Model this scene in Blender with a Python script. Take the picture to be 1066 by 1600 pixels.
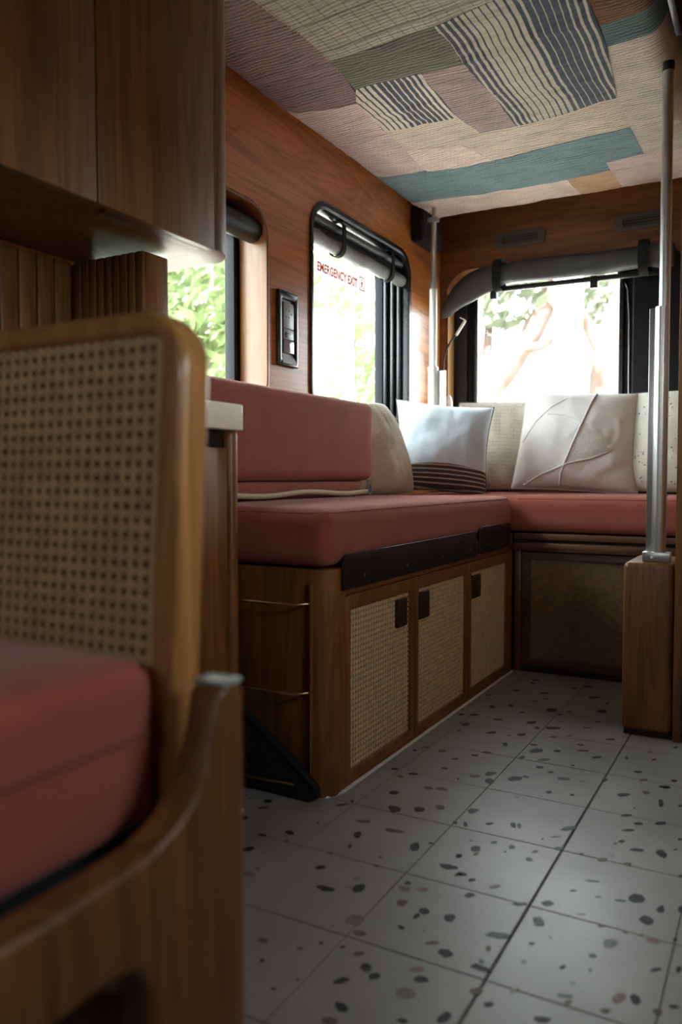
import bpy, bmesh, math, random
from mathutils import Vector, Matrix, noise

for _o in list(bpy.data.objects):
    bpy.data.objects.remove(_o, do_unlink=True)
SC = bpy.context.scene
COL = SC.collection
random.seed(7)

# ------------------------------------------------------------------ camera
CAM_H = 0.62
YAW = math.radians(29.0)
PITCH = math.radians(-2.5)
cam = bpy.data.cameras.new('camera')
cam.sensor_fit = 'HORIZONTAL'; cam.sensor_width = 24.0; cam.lens = 28.0
cam.clip_start = 0.02; cam.clip_end = 200
cam.dof.use_dof = True; cam.dof.focus_distance = 2.05; cam.dof.aperture_fstop = 3.2
camo = bpy.data.objects.new('camera', cam)
camo.location = (0, 0, CAM_H)
camo.rotation_euler = (math.pi / 2 + PITCH, 0, YAW)
COL.objects.link(camo)
SC.camera = camo

# ------------------------------------------------------------------ world, exposure
world = bpy.data.worlds.new('overcast_sky'); SC.world = world
world.use_nodes = True
bg = world.node_tree.nodes['Background']
bg.inputs[0].default_value = (0.90, 0.97, 1.0, 1)
bg.inputs[1].default_value = 14.0
vs = SC.view_settings
vs.view_transform = 'Standard'; vs.look = 'None'; vs.gamma = 1.0; vs.exposure = 0.48
vs.use_curve_mapping = False

sun = bpy.data.lights.new('sun', 'SUN'); sun.energy = 60.0; sun.angle = math.radians(2.0); sun.color = (1.0, .97, .93)
suno = bpy.data.objects.new('sun', sun); suno.rotation_euler = (math.radians(34), 0, math.radians(4)); COL.objects.link(suno)   # high, from the front of the van

def portal(loc, rot, sx, sy):
    l = bpy.data.lights.new('sky_portal', 'AREA'); l.shape = 'RECTANGLE'; l.size = sx; l.size_y = sy
    l.cycles.is_portal = True
    o = bpy.data.objects.new('sky_portal', l); o.location = loc; o.rotation_euler = rot; COL.objects.link(o)
HP = math.pi / 2; YF_ = -1.35
portal((-1.42, 2.35, 1.05), (0, -HP, 0), 0.85, 0.80)     # left rear side window
portal((-1.42, 1.45, 1.00), (0, -HP, 0), 0.85, 0.90)     # left front side window
portal((-0.80, 3.22, 1.05), (-HP, 0, 0), 0.75, 0.80)     # rear door window
portal((0.53, .64, 1.015), (0, HP, 0), 0.25, 0.46)       # window in the sliding door
portal((-.35, YF_ - .1, 1.24), (HP, 0, 0), 0.92, 0.14)   # windscreen

# ------------------------------------------------------------------ photo pixel -> place
FPX = 28.0 * 1066 / 24
_f = Vector((-math.sin(YAW) * math.cos(PITCH), math.cos(YAW) * math.cos(PITCH), math.sin(PITCH)))
_r = Vector((math.cos(YAW), math.sin(YAW), 0)); _u = _r.cross(_f); _c = Vector((0, 0, CAM_H))
def ray(x, y): return _f + _r * ((x - 533) / FPX) - _u * ((y - 800) / FPX)
def onz(x, y, z): d = ray(x, y); return _c + d * ((z - CAM_H) / d.z)
def onx(x, y, X): d = ray(x, y); return _c + d * (X / d.x)
def ony(x, y, Y): d = ray(x, y); return _c + d * (Y / d.y)

# ------------------------------------------------------------------ materials
class NT:
    def __init__(s, name):
        s.m = bpy.data.materials.new(name); s.m.use_nodes = True
        s.t = s.m.node_tree; s.b = s.t.nodes['Principled BSDF']; s.out = s.t.nodes['Material Output']
    def n(s, kind, **kw):
        nd = s.t.nodes.new(kind)
        for k, v in kw.items(): setattr(nd, k, v)
        return nd
    def l(s, a, b): s.t.links.new(a, b)
    def coord(s, scale=(1, 1, 1), rot=(0, 0, 0), loc=(0, 0, 0)):
        tc = s.n('ShaderNodeTexCoord'); mp = s.n('ShaderNodeMapping')
        mp.inputs['Scale'].default_value = scale; mp.inputs['Rotation'].default_value = rot; mp.inputs['Location'].default_value = loc
        s.l(tc.outputs['Object'], mp.inputs['Vector']); return mp.outputs[0]
    def noise(s, vec, scale=5, detail=4, rough=.5, dist=0):
        n = s.n('ShaderNodeTexNoise'); s.l(vec, n.inputs['Vector'])
        n.inputs['Scale'].default_value = scale; n.inputs['Detail'].default_value = detail
        n.inputs['Roughness'].default_value = rough; n.inputs['Distortion'].default_value = dist
        return n.outputs['Fac']
    def ramp(s, fac, stops, interp='LINEAR'):
        r = s.n('ShaderNodeValToRGB'); cr = r.color_ramp; cr.interpolation = interp
        while len(cr.elements) < len(stops): cr.elements.new(0.5)
        for e, (p, c) in zip(cr.elements, stops):
            e.position = p; e.color = (c[0], c[1], c[2], 1) if not isinstance(c, (int, float)) else (c, c, c, 1)
        s.l(fac, r.inputs[0]); return r.outputs[0]
    def math(s, op, a, b=None):
        m = s.n('ShaderNodeMath', operation=op)
        for i, v in enumerate((a, b)):
            if v is None: continue
            if isinstance(v, (int, float)): m.inputs[i].default_value = v
            else: s.l(v, m.inputs[i])
        return m.outputs[0]
    def mix(s, fac, a, b, blend='MIX'):
        m = s.n('ShaderNodeMix', data_type='RGBA', blend_type=blend)
        for sock, v in ((m.inputs[0], fac), (m.inputs[6], a), (m.inputs[7], b)):
            if isinstance(v, (int, float)): sock.default_value = v
            elif isinstance(v, tuple): sock.default_value = (v[0], v[1], v[2], 1)
            else: s.l(v, sock)
        return m.outputs[2]
    def bump(s, h, strength=.3, dist=.002):
        b = s.n('ShaderNodeBump'); b.inputs['Strength'].default_value = strength; b.inputs['Distance'].default_value = dist
        s.l(h, b.inputs['Height']); s.l(b.outputs[0], s.b.inputs['Normal'])
    def base(s, c):
        if isinstance(c, tuple): s.b.inputs['Base Color'].default_value = (c[0], c[1], c[2], 1)
        else: s.l(c, s.b.inputs['Base Color'])
    def set(s, rough=.5, metal=0, spec=.5, sheen=0, coat=0):
        s.b.inputs['Roughness'].default_value = rough; s.b.inputs['Metallic'].default_value = metal
        s.b.inputs['Specular IOR Level'].default_value = spec
        s.b.inputs['Sheen Weight'].default_value = sheen; s.b.inputs['Coat Weight'].default_value = coat

def plain(name, c, rough=.5, metal=0, spec=.5, var=.12, nscale=30, bump=0, bscale=200, sheen=0):
    t = NT(name); v = t.coord()
    f = t.noise(v, nscale, 3)
    t.base(t.ramp(f, [(.3, tuple(x * (1 - var) for x in c)), (.7, tuple(min(1, x * (1 + var)) for x in c))]))
    t.set(rough, metal, spec, sheen)
    if bump: t.bump(t.noise(v, bscale, 2), bump, .001)
    return t.m

def wood(name, dark, light, grain='z', rough=.38, k=1.0, coat=0):
    t = NT(name)
    s = {'x': (.7, 9, 9), 'y': (9, .7, 9), 'z': (9, 9, .7)}[grain]
    s2 = {'x': (4, 160, 160), 'y': (160, 4, 160), 'z': (160, 160, 4)}[grain]
    v = t.coord(s); v2 = t.coord(s2)
    a = t.noise(v, 1.0 * k, 5, .55, 1.6)
    rings = t.math('FRACT', t.math('MULTIPLY', a, 7.0))
    rings = t.math('ABSOLUTE', t.math('SUBTRACT', rings, .5))
    fib = t.noise(v2, 1.0, 3, .6)
    f = t.math('ADD', t.math('MULTIPLY', a, .55), t.math('ADD', t.math('MULTIPLY', rings, .35), t.math('MULTIPLY', fib, .35)))
    t.base(t.ramp(f, [(.40, dark), (.58, tuple((x + y) / 2 for x, y in zip(dark, light))), (.80, light)]))
    t.set(rough, 0, .5, 0, coat)
    t.bump(fib, .08, .001)
    return t.m

def fabric(name, c, var=.15, weave=700, bump=.5, rough=.95, sheen=.15, wr=0):
    t = NT(name); v = t.coord()
    f = t.noise(v, 14, 4); w = t.noise(v, weave, 2)
    col = t.ramp(f, [(.3, tuple(x * (1 - var) for x in c)), (.7, tuple(min(1, x * (1 + var)) for x in c))])
    col = t.mix(.35, col, t.ramp(w, [(.35, .25), (.65, 1.0)]), 'MULTIPLY')
    t.base(col); t.set(rough, 0, .2, sheen)
    h = w
    if wr:
        h = t.math('ADD', t.math('MULTIPLY', w, .3), t.math('MULTIPLY', t.noise(t.coord((1, 1, .35)), 38, 4, .55, 1.2), wr))
    t.bump(h, bump, .002)
    return t.m

def quilt(name, c, seed=0, rot=0.0, grid=None):
    t = NT(name)
    v = t.coord((1, 1, 1), (0, 0, rot), (seed * 3.1, seed * 1.7, 0))
    n1 = t.noise(t.coord((9, 42, 1), (0, 0, rot), (seed, seed * 2, 0)), 1.0, 5, .65, 1.4)      # puckers running across the bed
    n2 = t.noise(v, 500, 2); n3 = t.noise(v, 9, 3)
    sp = t.n('ShaderNodeSeparateXYZ'); t.l(v, sp.inputs[0])
    rows = t.math('MULTIPLY', t.math('ADD', sp.outputs[1], t.math('MULTIPLY', t.noise(v, 5, 2), .035)), 1 / .0115)     # running stitches in rows
    rfr = t.math('FRACT', rows)
    dash = t.math('LESS_THAN', t.math('FRACT', t.math('ADD', t.math('MULTIPLY', sp.outputs[0], 1 / .013), t.math('MULTIPLY', t.math('FLOOR', rows), .37))), .55)
    run = t.math('MULTIPLY', t.math('LESS_THAN', rfr, .15), dash)
    stitch = t.math('ABSOLUTE', t.math('SUBTRACT', rfr, .5))
    stitch = t.math('SUBTRACT', 1.0, t.math('MULTIPLY', t.math('MULTIPLY', stitch, stitch), 4.0))
    col = t.ramp(n3, [(.3, tuple(x * .86 for x in c)), (.7, tuple(min(1, x * 1.1) for x in c))])
    col = t.mix(.30, col, t.ramp(n2, [(.35, .35), (.62, 1.0)]), 'MULTIPLY')
    col = t.mix(.30, col, t.ramp(n1, [(.34, .25), (.50, 1.0)]), 'MULTIPLY')  # shade in the pucker hollows put into the cloth colour
    col = t.mix(t.math('MULTIPLY', run, .5), col, tuple(x * .25 for x in c))
    if grid:
        sx = t.n('ShaderNodeSeparateXYZ'); t.l(v, sx.inputs[0])
        def line(o, p, w):
            return t.math('LESS_THAN', t.math('FRACT', t.math('MULTIPLY', o, 1.0 / p)), w)
        g = t.math('MAXIMUM', line(sx.outputs[0], grid[0], grid[2]), line(sx.outputs[1], grid[1], grid[2]))
        col = t.mix(t.math('MULTIPLY', g, .55), col, (.05, .05, .05))
    t.base(col); t.set(.95, 0, .15, .1)
    t.bump(t.math('ADD', t.math('MULTIPLY', stitch, .30), t.math('ADD', t.math('MULTIPLY', n1, 1.3), t.math('MULTIPLY', n2, .2))), .8, .010)
    return t.m

def quilt_stripes(name, pitch, duty, rot=0, cream=(.55, .52, .42), navy=(.055, .075, .12), x0=0, x1=1):
    t = NT(name)
    v = t.coord((1, 1, 1), (0, 0, rot))
    warp = t.noise(t.coord((1.5, 2.5, 1)), 1.6, 1)
    sx = t.n('ShaderNodeSeparateXYZ'); t.l(v, sx.inputs[0])
    x = t.math('ADD', sx.outputs[0], t.math('MULTIPLY', t.math('SUBTRACT', warp, .5), .025))
    u = t.n('ShaderNodeMapRange'); t.l(x, u.inputs[0]); u.inputs[1].default_value = x0; u.inputs[2].default_value = x1
    d = t.ramp(u.outputs[0], duty)
    fr = t.math('FRACT', t.math('MULTIPLY', x, 1.0 / pitch))
    m = t.math('LESS_THAN', fr, d)
    n2 = t.noise(v, 500, 2); n1 = t.noise(t.coord((5, 60, 1)), 1.0, 4, .6, .8)
    col = t.mix(m, cream, navy)
    col = t.mix(.25, col, t.ramp(n2, [(.35, .4), (.62, 1.0)]), 'MULTIPLY')
    col = t.mix(.30, col, t.ramp(n1, [(.36, .35), (.52, 1.0)]), 'MULTIPLY')  # pucker hollows darkened here as well, as painted shade
    t.base(col); t.set(.95, 0, .15, .1)
    t.bump(t.math('ADD', n1, t.math('MULTIPLY', n2, .2)), .5, .004)
    return t.m

M = {}
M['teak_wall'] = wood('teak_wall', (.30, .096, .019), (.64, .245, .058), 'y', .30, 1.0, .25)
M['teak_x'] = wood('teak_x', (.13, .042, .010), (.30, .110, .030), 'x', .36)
M['teak_v'] = wood('teak_v', (.13, .050, .013), (.31, .130, .038), 'z', .38)
M['teak_y'] = wood('teak_y', (.13, .050, .013), (.31, .130, .038), 'y', .38)
M['teak_light'] = wood('teak_light', (.26, .12, .035), (.52, .27, .09), 'z', .32, 1.0, .2)
M['teak_mid'] = wood('teak_mid', (.17, .075, .022), (.34, .16, .052), 'z', .36)
M['walnut_v'] = wood('walnut_v', (.085, .034, .008), (.24, .105, .027), 'z', .42)
M['walnut_x'] = wood('walnut_x', (.06, .026, .011), (.16, .075, .032), 'x', .45)
M['red'] = fabric('red_cushion', (.38, .105, .075), .10, 800, .45)
M['red_dark'] = fabric('red_cushion_piping', (.26, .075, .065), .10, 800, .4)
M['cane'] = plain('cane', (.66, .50, .27), .45, 0, .4, .18, 60)
M['cane_lit'] = plain('cane_lit', (.88, .70, .43), .45, 0, .4, .15, 60)  # paler copy of the cane, stands in for light on the bench doors
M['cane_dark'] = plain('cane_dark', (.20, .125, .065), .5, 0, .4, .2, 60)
M['black'] = plain('black_plastic', (.012, .013, .014), .42, 0, .4, .15, 80)
M['black_gloss'] = plain('black_frame', (.012, .015, .016), .25, 0, .5, .15, 20)
M['black_plate'] = plain('black_plate', (.010, .010, .012), .38, 0, .5, .2, 25)
M['black_felt'] = plain('black_felt', (.016, .016, .018), .9, 0, .2, .25, 120, .4, 600)
M['blind'] = plain('blind_fabric', (.055, .058, .06), .55, 0, .5, .15, 40, .3, 90)
M['blind_light'] = plain('blind_lining', (.19, .19, .195), .6, 0, .5, .15, 40, .4, 45)
M['strap'] = plain('strap_webbing', (.010, .010, .011), .8, 0, .3, .2, 300, .4, 900)
M['alu'] = plain('aluminium', (.56, .57, .56), .34, 1.0, .5, .05, 200)
M['alu_white'] = plain('white_aluminium', (.80, .80, .79), .35, .15, .5, .04, 200)
M['brass'] = plain('brass_wire', (.62, .46, .22), .28, 1.0, .5, .08, 100)
M['steel'] = plain('screw_steel', (.45, .45, .44), .3, 1.0, .5, .05, 100)
M['counter'] = plain('counter_top', (.88, .83, .70), .4, 0, .5, .06, 220)
M['grout'] = plain('grout', (.11, .115, .12), .9, 0, .2, .3, 60)
M['silicone'] = plain('silicone_bead', (.70, .72, .70), .4, 0, .5, .05, 60)
M['latch'] = plain('latch_bronze', (.045, .022, .014), .45, .2, .5, .2, 80)
M['grey_plastic'] = plain('grey_plastic', (.30, .32, .34), .4, 0, .5, .08, 80)
M['vent'] = plain('vent_plastic', (.085, .068, .055), .5, 0, .4, .1, 80)
M['white_plastic'] = plain('white_plastic', (.85, .84, .82), .4, 0, .5, .03, 80)
M['cap_grey'] = plain('cap_grey', (.22, .27, .23), .35, 0, .5, .05, 60)
M['frame_rubber'] = plain('frame_rubber', (.008, .010, .011), .55, 0, .2, .1, 60)
M['rope'] = plain('rope', (.62, .53, .38), .85, 0, .2, .2, 400, .5, 700)
M['clear'] = plain('clip_plastic', (.25, .26, .28), .15, 0, .6, .1, 80)
M['blackwood'] = plain('dark_backing', (.020, .012, .008), .7, 0, .3, .2, 50)
M['bark'] = plain('tree_bark', (.115, .080, .066), .9, 0, .2, .3, 6, .6, 20)
M['wall_cream'] = plain('render_wall', (.72, .70, .66), .9, 0, .2, .05, 4)
M['ground'] = plain('gravel_ground', (.54, .51, .475), .95, 0, .2, .2, 3, .3, 40)
M['grass'] = plain('grass', (.12, .12, .085), .9, 0, .2, .3, 30, .5, 200)
M['absorber'] = plain('absorber', (.05, .05, .052), .9, 0, .3, .2, 20)
M['linen_blue'] = fabric('linen_blue', (.68, .78, .86), .08, 900, .5, .95, .2, 1.2)
M['boucle'] = fabric('boucle_cream', (.62, .56, .45), .12, 330, 1.0, .95, .25)
M['taupe'] = fabric('taupe_cotton', (.46, .42, .35), .08, 700, .4)
M['linen_cream'] = fabric('linen_cream', (.82, .795, .76), .06, 900, .5, .95, .2, 1.4)
M['corduroy'] = fabric('corduroy_taupe', (.68, .65, .59), .08, 300, .8)
M['cotton_white'] = fabric('cotton_ivory', (.86, .85, .75), .05, 900, .3)
M['piping_dark'] = fabric('pillow_piping', (.10, .085, .07), .1, 700, .3)
M['piping_cream'] = fabric('pillow_cord', (.70, .68, .64), .05, 700, .3)
M['chip_d'] = plain('chip_charcoal', (.030, .034, .038), .45, 0, .2, .35, 120)
M['chip_t'] = plain('chip_green', (.075, .115, .122), .45, 0, .2, .30, 120)
M['chip_b'] = plain('chip_brown', (.13, .10, .072), .45, 0, .2, .25, 120)
M['chip_r'] = plain('chip_rose', (.23, .165, .135), .45, 0, .2, .2, 120)
M['chip_l'] = plain('chip_pale', (.21, .225, .205), .45, 0, .2, .15, 120)
def mk_tile():
    t = NT('terrazzo'); v = t.coord()
    vo = t.n('ShaderNodeTexVoronoi'); t.l(v, vo.inputs['Vector']); vo.inputs['Scale'].default_value = 95
    spk = t.math('LESS_THAN', vo.outputs['Distance'], .16)
    sel = t.math('GREATER_THAN', t.noise(v, 30, 2), .56)
    f = t.noise(v, 5, 5)
    col = t.ramp(f, [(.3, (.245, .247, .232)), (.7, (.325, .325, .305))])
    col = t.mix(t.math('MULTIPLY', t.math('MULTIPLY', spk, sel), .45), col, (.14, .14, .13))
    t.base(col); t.set(.34, 0, .5)
    t.l(t.ramp(t.noise(v, 6, 3), [(.3, .33), (.7, .39)]), t.b.inputs['Roughness'])
    return t.m
M['tile'] = mk_tile()
def mk_banded():
    t = NT('striped_band'); sx = t.n('ShaderNodeSeparateXYZ'); t.l(t.coord(), sx.inputs[0])
    fr = t.math('FRACT', t.math('MULTIPLY', sx.outputs[1], 1 / .0135))
    c = t.mix(t.math('LESS_THAN', fr, .30), (.065, .055, .052), (.50, .42, .35))
    t.base(c); t.set(.9, 0, .2, .1); t.bump(fr, .35, .003); return t.m
M['banded'] = mk_banded()
def mk_maze():
    t = NT('maze_cotton'); v = t.coord((1, 1, 0))
    vo = t.n('ShaderNodeTexVoronoi', feature='DISTANCE_TO_EDGE', distance='CHEBYCHEV') if False else t.n('ShaderNodeTexBrick')
    t.l(v, vo.inputs['Vector']); vo.inputs['Scale'].default_value = 26; vo.inputs['Mortar Size'].default_value = .035
    vo.inputs['Color1'].default_value = (1, 1, 1, 1); vo.inputs['Color2'].default_value = (1, 1, 1, 1); vo.inputs['Mortar'].default_value = (0, 0, 0, 1)
    vo.inputs['Brick Width'].default_value = .62; vo.inputs['Row Height'].default_value = .36; vo.offset = .37; vo.squash = 1.6
    gate = t.math('GREATER_THAN', t.noise(v, 30, 1), .45)
    msk = t.math('MULTIPLY', t.math('SUBTRACT', 1.0, vo.outputs['Color']), gate)
    t.base(t.mix(t.math('MULTIPLY', msk, .45), (.50, .455, .375), (.25, .22, .18))); t.set(.95, 0, .2, .15)
    t.bump(t.math('ADD', t.math('MULTIPLY', msk, -1.0), t.math('MULTIPLY', t.noise(v, 600, 2), .3)), .5, .003)
    return t.m
M['maze'] = mk_maze()
def mk_glass():
    t = NT('window_glass'); t.t.nodes.remove(t.b)
    tr = t.n('ShaderNodeBsdfTransparent'); tr.inputs[0].default_value = (.93, .95, .94, 1)
    gl = t.n('ShaderNodeBsdfGlossy'); gl.inputs['Roughness'].default_value = .02
    lw = t.n('ShaderNodeLayerWeight'); fc = t.math('ADD', t.math('MULTIPLY', t.math('POWER', lw.outputs['Facing'], 5.0), .6), .035)
    mx = t.n('ShaderNodeMixShader'); t.l(fc, mx.inputs[0]); t.l(tr.outputs[0], mx.inputs[1]); t.l(gl.outputs[0], mx.inputs[2])
    t.l(mx.outputs[0], t.out.inputs[0]); return t.m
M['glass'] = mk_glass()
def mk_leaf(name, c):
    t = NT(name)
    oi = t.noise(t.coord(), 2.5, 3)
    col = t.ramp(oi, [(.3, tuple(x * .75 for x in c)), (.7, tuple(min(1, x * 1.3) for x in c))])
    t.base(col); t.set(.6, 0, .3)
    tl = t.n('ShaderNodeBsdfTranslucent'); t.l(col, tl.inputs[0])
    mx = t.n('ShaderNodeMixShader'); mx.inputs[0].default_value = .45
    t.l(t.b.outputs[0], mx.inputs[1]); t.l(tl.outputs[0], mx.inputs[2]); t.l(mx.outputs[0], t.out.inputs[0]); return t.m
def mk_film():
    t = NT('red_print'); t.base((.70, .06, .02)); t.set(.6)
    tl = t.n('ShaderNodeBsdfTranslucent'); tl.inputs[0].default_value = (.30, .012, .006, 1)
    mx = t.n('ShaderNodeMixShader'); mx.inputs[0].default_value = .5
    t.l(t.b.outputs[0], mx.inputs[1]); t.l(tl.outputs[0], mx.inputs[2]); t.l(mx.outputs[0], t.out.inputs[0]); return t.m
M['red_print'] = mk_film()
def mk_clear():
    t = NT('frosted_film'); t.t.nodes.remove(t.b)
    tl = t.n('ShaderNodeBsdfTranslucent'); tl.inputs[0].default_value = (.22, .225, .22, 1)
    df = t.n('ShaderNodeBsdfDiffuse'); df.inputs[0].default_value = (.6, .6, .6, 1)
    mx = t.n('ShaderNodeMixShader'); mx.inputs[0].default_value = .7
    t.l(df.outputs[0], mx.inputs[1]); t.l(tl.outputs[0], mx.inputs[2]); t.l(mx.outputs[0], t.out.inputs[0]); return t.m
M['film'] = mk_clear()
M['leaf'] = mk_leaf('leaf_green', (.16, .21, .095))
M['leaf_pale'] = mk_leaf('leaf_pale', (.15, .17, .115))

# ------------------------------------------------------------------ object helpers
def tag(o, label=None, cat=None, group=None, kind=None):
    if label: o['label'] = label
    if cat: o['category'] = cat
    if group: o['group'] = group
    if kind: o['kind'] = kind
    return o
def thing(name, loc, label=None, cat=None, group=None, kind=None):
    o = bpy.data.objects.new(name, None); o.empty_display_size = .05
    o.location = loc; COL.objects.link(o)
    return tag(o, label, cat, group, kind)
def absloc(o):
    v = Vector((0, 0, 0))
    while o is not None: v += Vector(o.location); o = o.parent
    return v
def link(name, me, mat, parent=None, smooth=35):
    """mesh given in world coordinates; becomes a child without moving (parents are never rotated)"""
    o = bpy.data.objects.new(name, me)
    if mat is not None:
        me.materials.clear(); me.materials.append(M[mat] if isinstance(mat, str) else mat)
    if parent is not None:
        o.parent = parent
        d = absloc(parent)
        if d.length: me.transform(Matrix.Translation(-d))
    COL.objects.link(o)
    if smooth:
        me.polygons.foreach_set('use_smooth', [True] * len(me.polygons))
        me.set_sharp_from_angle(angle=math.radians(smooth))
    me.update(); return o
def recentre(o):
    """move a top-level mesh's origin to the middle of its base"""
    me = o.data; xs = [v.co for v in me.vertices]
    c = Vector(((min(v.x for v in xs) + max(v.x for v in xs)) / 2, (min(v.y for v in xs) + max(v.y for v in xs)) / 2, min(v.z for v in xs)))
    me.transform(Matrix.Translation(-c)); o.location = Vector(o.location) + c; return o
def bm_mesh(bm, name='m'):
    me = bpy.data.meshes.new(name); bm.normal_update(); bm.to_mesh(me); bm.free(); return me
def add_box(bm, lo, hi, r=0, seg=2, mtx=None):
    g = bmesh.ops.create_cube(bm, size=1)['verts']
    for v in g:
        v.co = Vector([lo[i] + (v.co[i] + .5) * (hi[i] - lo[i]) for i in range(3)])
    if r > 0:
        es = list({e for v in g for e in v.link_edges})
        res = bmesh.ops.bevel(bm, geom=es, offset=r, segments=seg, profile=.5, affect='EDGES', clamp_overlap=True)
        g = list({v for f in res['faces'] for v in f.verts} | {v for v in g if v.is_valid})
    if mtx is not None:
        for v in g: v.co = mtx @ v.co
    return g
def box(name, lo, hi, mat, parent=None, r=.002, seg=2, mtx=None):
    bm = bmesh.new(); add_box(bm, lo, hi, r, seg, mtx); return link(name, bm_mesh(bm, name), mat, parent)
def add_tube(bm, pts, rad, n=10, cap=True):
    pts = [Vector(p) for p in pts]; rings = []
    rads = rad if isinstance(rad, (list, tuple)) else [rad] * len(pts)
    up = None
    for i, p in enumerate(pts):
        d = (pts[min(i + 1, len(pts) - 1)] - pts[max(i - 1, 0)]).normalized()
        if up is None:
            up = Vector((0, 0, 1)) if abs(d.z) < .9 else Vector((1, 0, 0))
        a = d.cross(up).normalized(); b = a.cross(d).normalized(); up = b
        rings.append([bm.verts.new(p + (a * math.cos(2 * math.pi * k / n) + b * math.sin(2 * math.pi * k / n)) * rads[i]) for k in range(n)])
    for q in range(len(rings) - 1):
        for k in range(n):
            bm.faces.new((rings[q][k], rings[q][(k + 1) % n], rings[q + 1][(k + 1) % n], rings[q + 1][k]))
    if cap:
        bm.faces.new(rings[0]); bm.faces.new(list(reversed(rings[-1])))
    bmesh.ops.recalc_face_normals(bm, faces=bm.faces[:])
def tube(name, pts, rad, mat, parent=None, n=10):
    bm = bmesh.new(); add_tube(bm, pts, rad, n); return link(name, bm_mesh(bm, name), mat, parent, 50)
def rrect(x0, y0, x1, y1, r, n=8, corners=(1, 1, 1, 1)):
    """counter-clockwise rounded rectangle; corners = which of bl, br, tr, tl are rounded"""
    out = []
    for (cx, cy, a0, px, py), on in zip(((x0 + r, y0 + r, 180, x0, y0), (x1 - r, y0 + r, 270, x1, y0), (x1 - r, y1 - r, 0, x1, y1), (x0 + r, y1 - r, 90, x0, y1)), corners):
        if not on: out.append((px, py)); continue
        for k in range(n + 1):
            a = math.radians(a0 + 90 * k / n); out.append((cx + r * math.cos(a), cy + r * math.sin(a)))
    return out
AX = {'X': lambda u, v, w: (w, u, v),      # plane x = w, u along y, v up
      'Y': lambda u, v, w: (u, w, v),      # plane y = w, u along x, v up
      'Z': lambda u, v, w: (u, v, w)}      # plane z = w
def plate_mesh(outer, holes, w0, w1, plane, bevel=0):
    cu = bpy.data.curves.new('plate', 'CURVE'); cu.dimensions = '2D'; cu.fill_mode = 'BOTH'
    for lp in [outer] + list(holes):
        sp = cu.splines.new('POLY'); sp.points.add(len(lp) - 1)
        for p, (x, y) in zip(sp.points, lp): p.co = (x, y, 0, 1)
        sp.use_cyclic_u = True
    cu.extrude = abs(w1 - w0) / 2 - bevel
    if bevel: cu.bevel_depth = bevel; cu.bevel_resolution = 2; cu.offset = -bevel
    ob = bpy.data.objects.new('plate', cu); COL.objects.link(ob)
    dg = bpy.context.evaluated_depsgraph_get()
    me = bpy.data.meshes.new_from_object(ob.evaluated_get(dg))
    bpy.data.objects.remove(ob, do_unlink=True); bpy.data.curves.remove(cu)
    mid = (w0 + w1) / 2
    for v in me.vertices: v.co = AX[plane](v.co.x, v.co.y, mid + v.co.z)
    bm = bmesh.new(); bm.from_mesh(me); bmesh.ops.remove_doubles(bm, verts=bm.verts[:], dist=1e-5)
    bmesh.ops.recalc_face_normals(bm, faces=bm.faces[:]); bm.to_mesh(me); bm.free()
    return me
def plate(name, outer, holes, w0, w1, plane, mat, parent=None, bevel=0):
    return link(name, plate_mesh(outer, holes, w0, w1, plane, bevel), mat, parent)
def structure(o, label=None):
    o['kind'] = 'structure'
    if label: o['label'] = label
    return o

def cane_mesh(w, h, p, sw=.0014, gap=.0028, diag=True, th=.0006):
    """woven cane: pairs of upright and level strands plus two sets of diagonals; local u in 0..w, v in 0..h, n out"""
    bm = bmesh.new()
    def strip(a, b, wd, z):
        a = Vector(a); b = Vector(b); d = (b - a).normalized(); s = Vector((-d.y, d.x)) * wd / 2
        q = [(a + s), (b + s), (b - s), (a - s)]
        top = [bm.verts.new((c.x, c.y, z + th)) for c in q]; bot = [bm.verts.new((c.x, c.y, z)) for c in q]
        bm.faces.new(top[::-1]); bm.faces.new(bot)
        for k in range(4): bm.faces.new((top[k], top[(k + 1) % 4], bot[(k + 1) % 4], bot[k]))
    i = 0
    x = p / 2
    while x < w:
        for s in (-1, 1):
            xx = x + s * gap / 2
            if 0 < xx < w: strip((xx, 0), (xx, h), sw, 0)
        x += p
    y = p / 2
    while y < h:
        for s in (-1, 1):
            yy = y + s * gap / 2
            if 0 < yy < h: strip((0, yy), (w, yy), sw, th)
        y += p
    if diag:
        n0 = int((w + h) / p) + 2
        for k in range(-n0, n0):
            for sg in (1, -1):
                c = (k + .5) * p                            # y = sg*x + c, clear of the holes
                pts = []
                for (xa) in (0.0, w):
                    ya = sg * xa + c
                    if -1e-9 <= ya <= h + 1e-9: pts.append((xa, ya))
                for (yb) in (0.0, h):
                    xb = (yb - c) / sg
                    if 1e-6 < xb < w - 1e-6: pts.append((xb, yb))
                if len(pts) >= 2 and (Vector(pts[0]) - Vector(pts[1])).length > p:
                    strip(pts[0], pts[1], sw * 1.15, th * (2 if sg > 0 else 3))
    bmesh.ops.recalc_face_normals(bm, faces=bm.faces[:])
    return bm_mesh(bm, 'cane')

# ================================================================== THE SETTING
XW, XR, YB, YF = -1.21, 0.42, 3.0, -1.35       # inner faces of left, right, rear and front walls
ZC = 1.95
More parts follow.
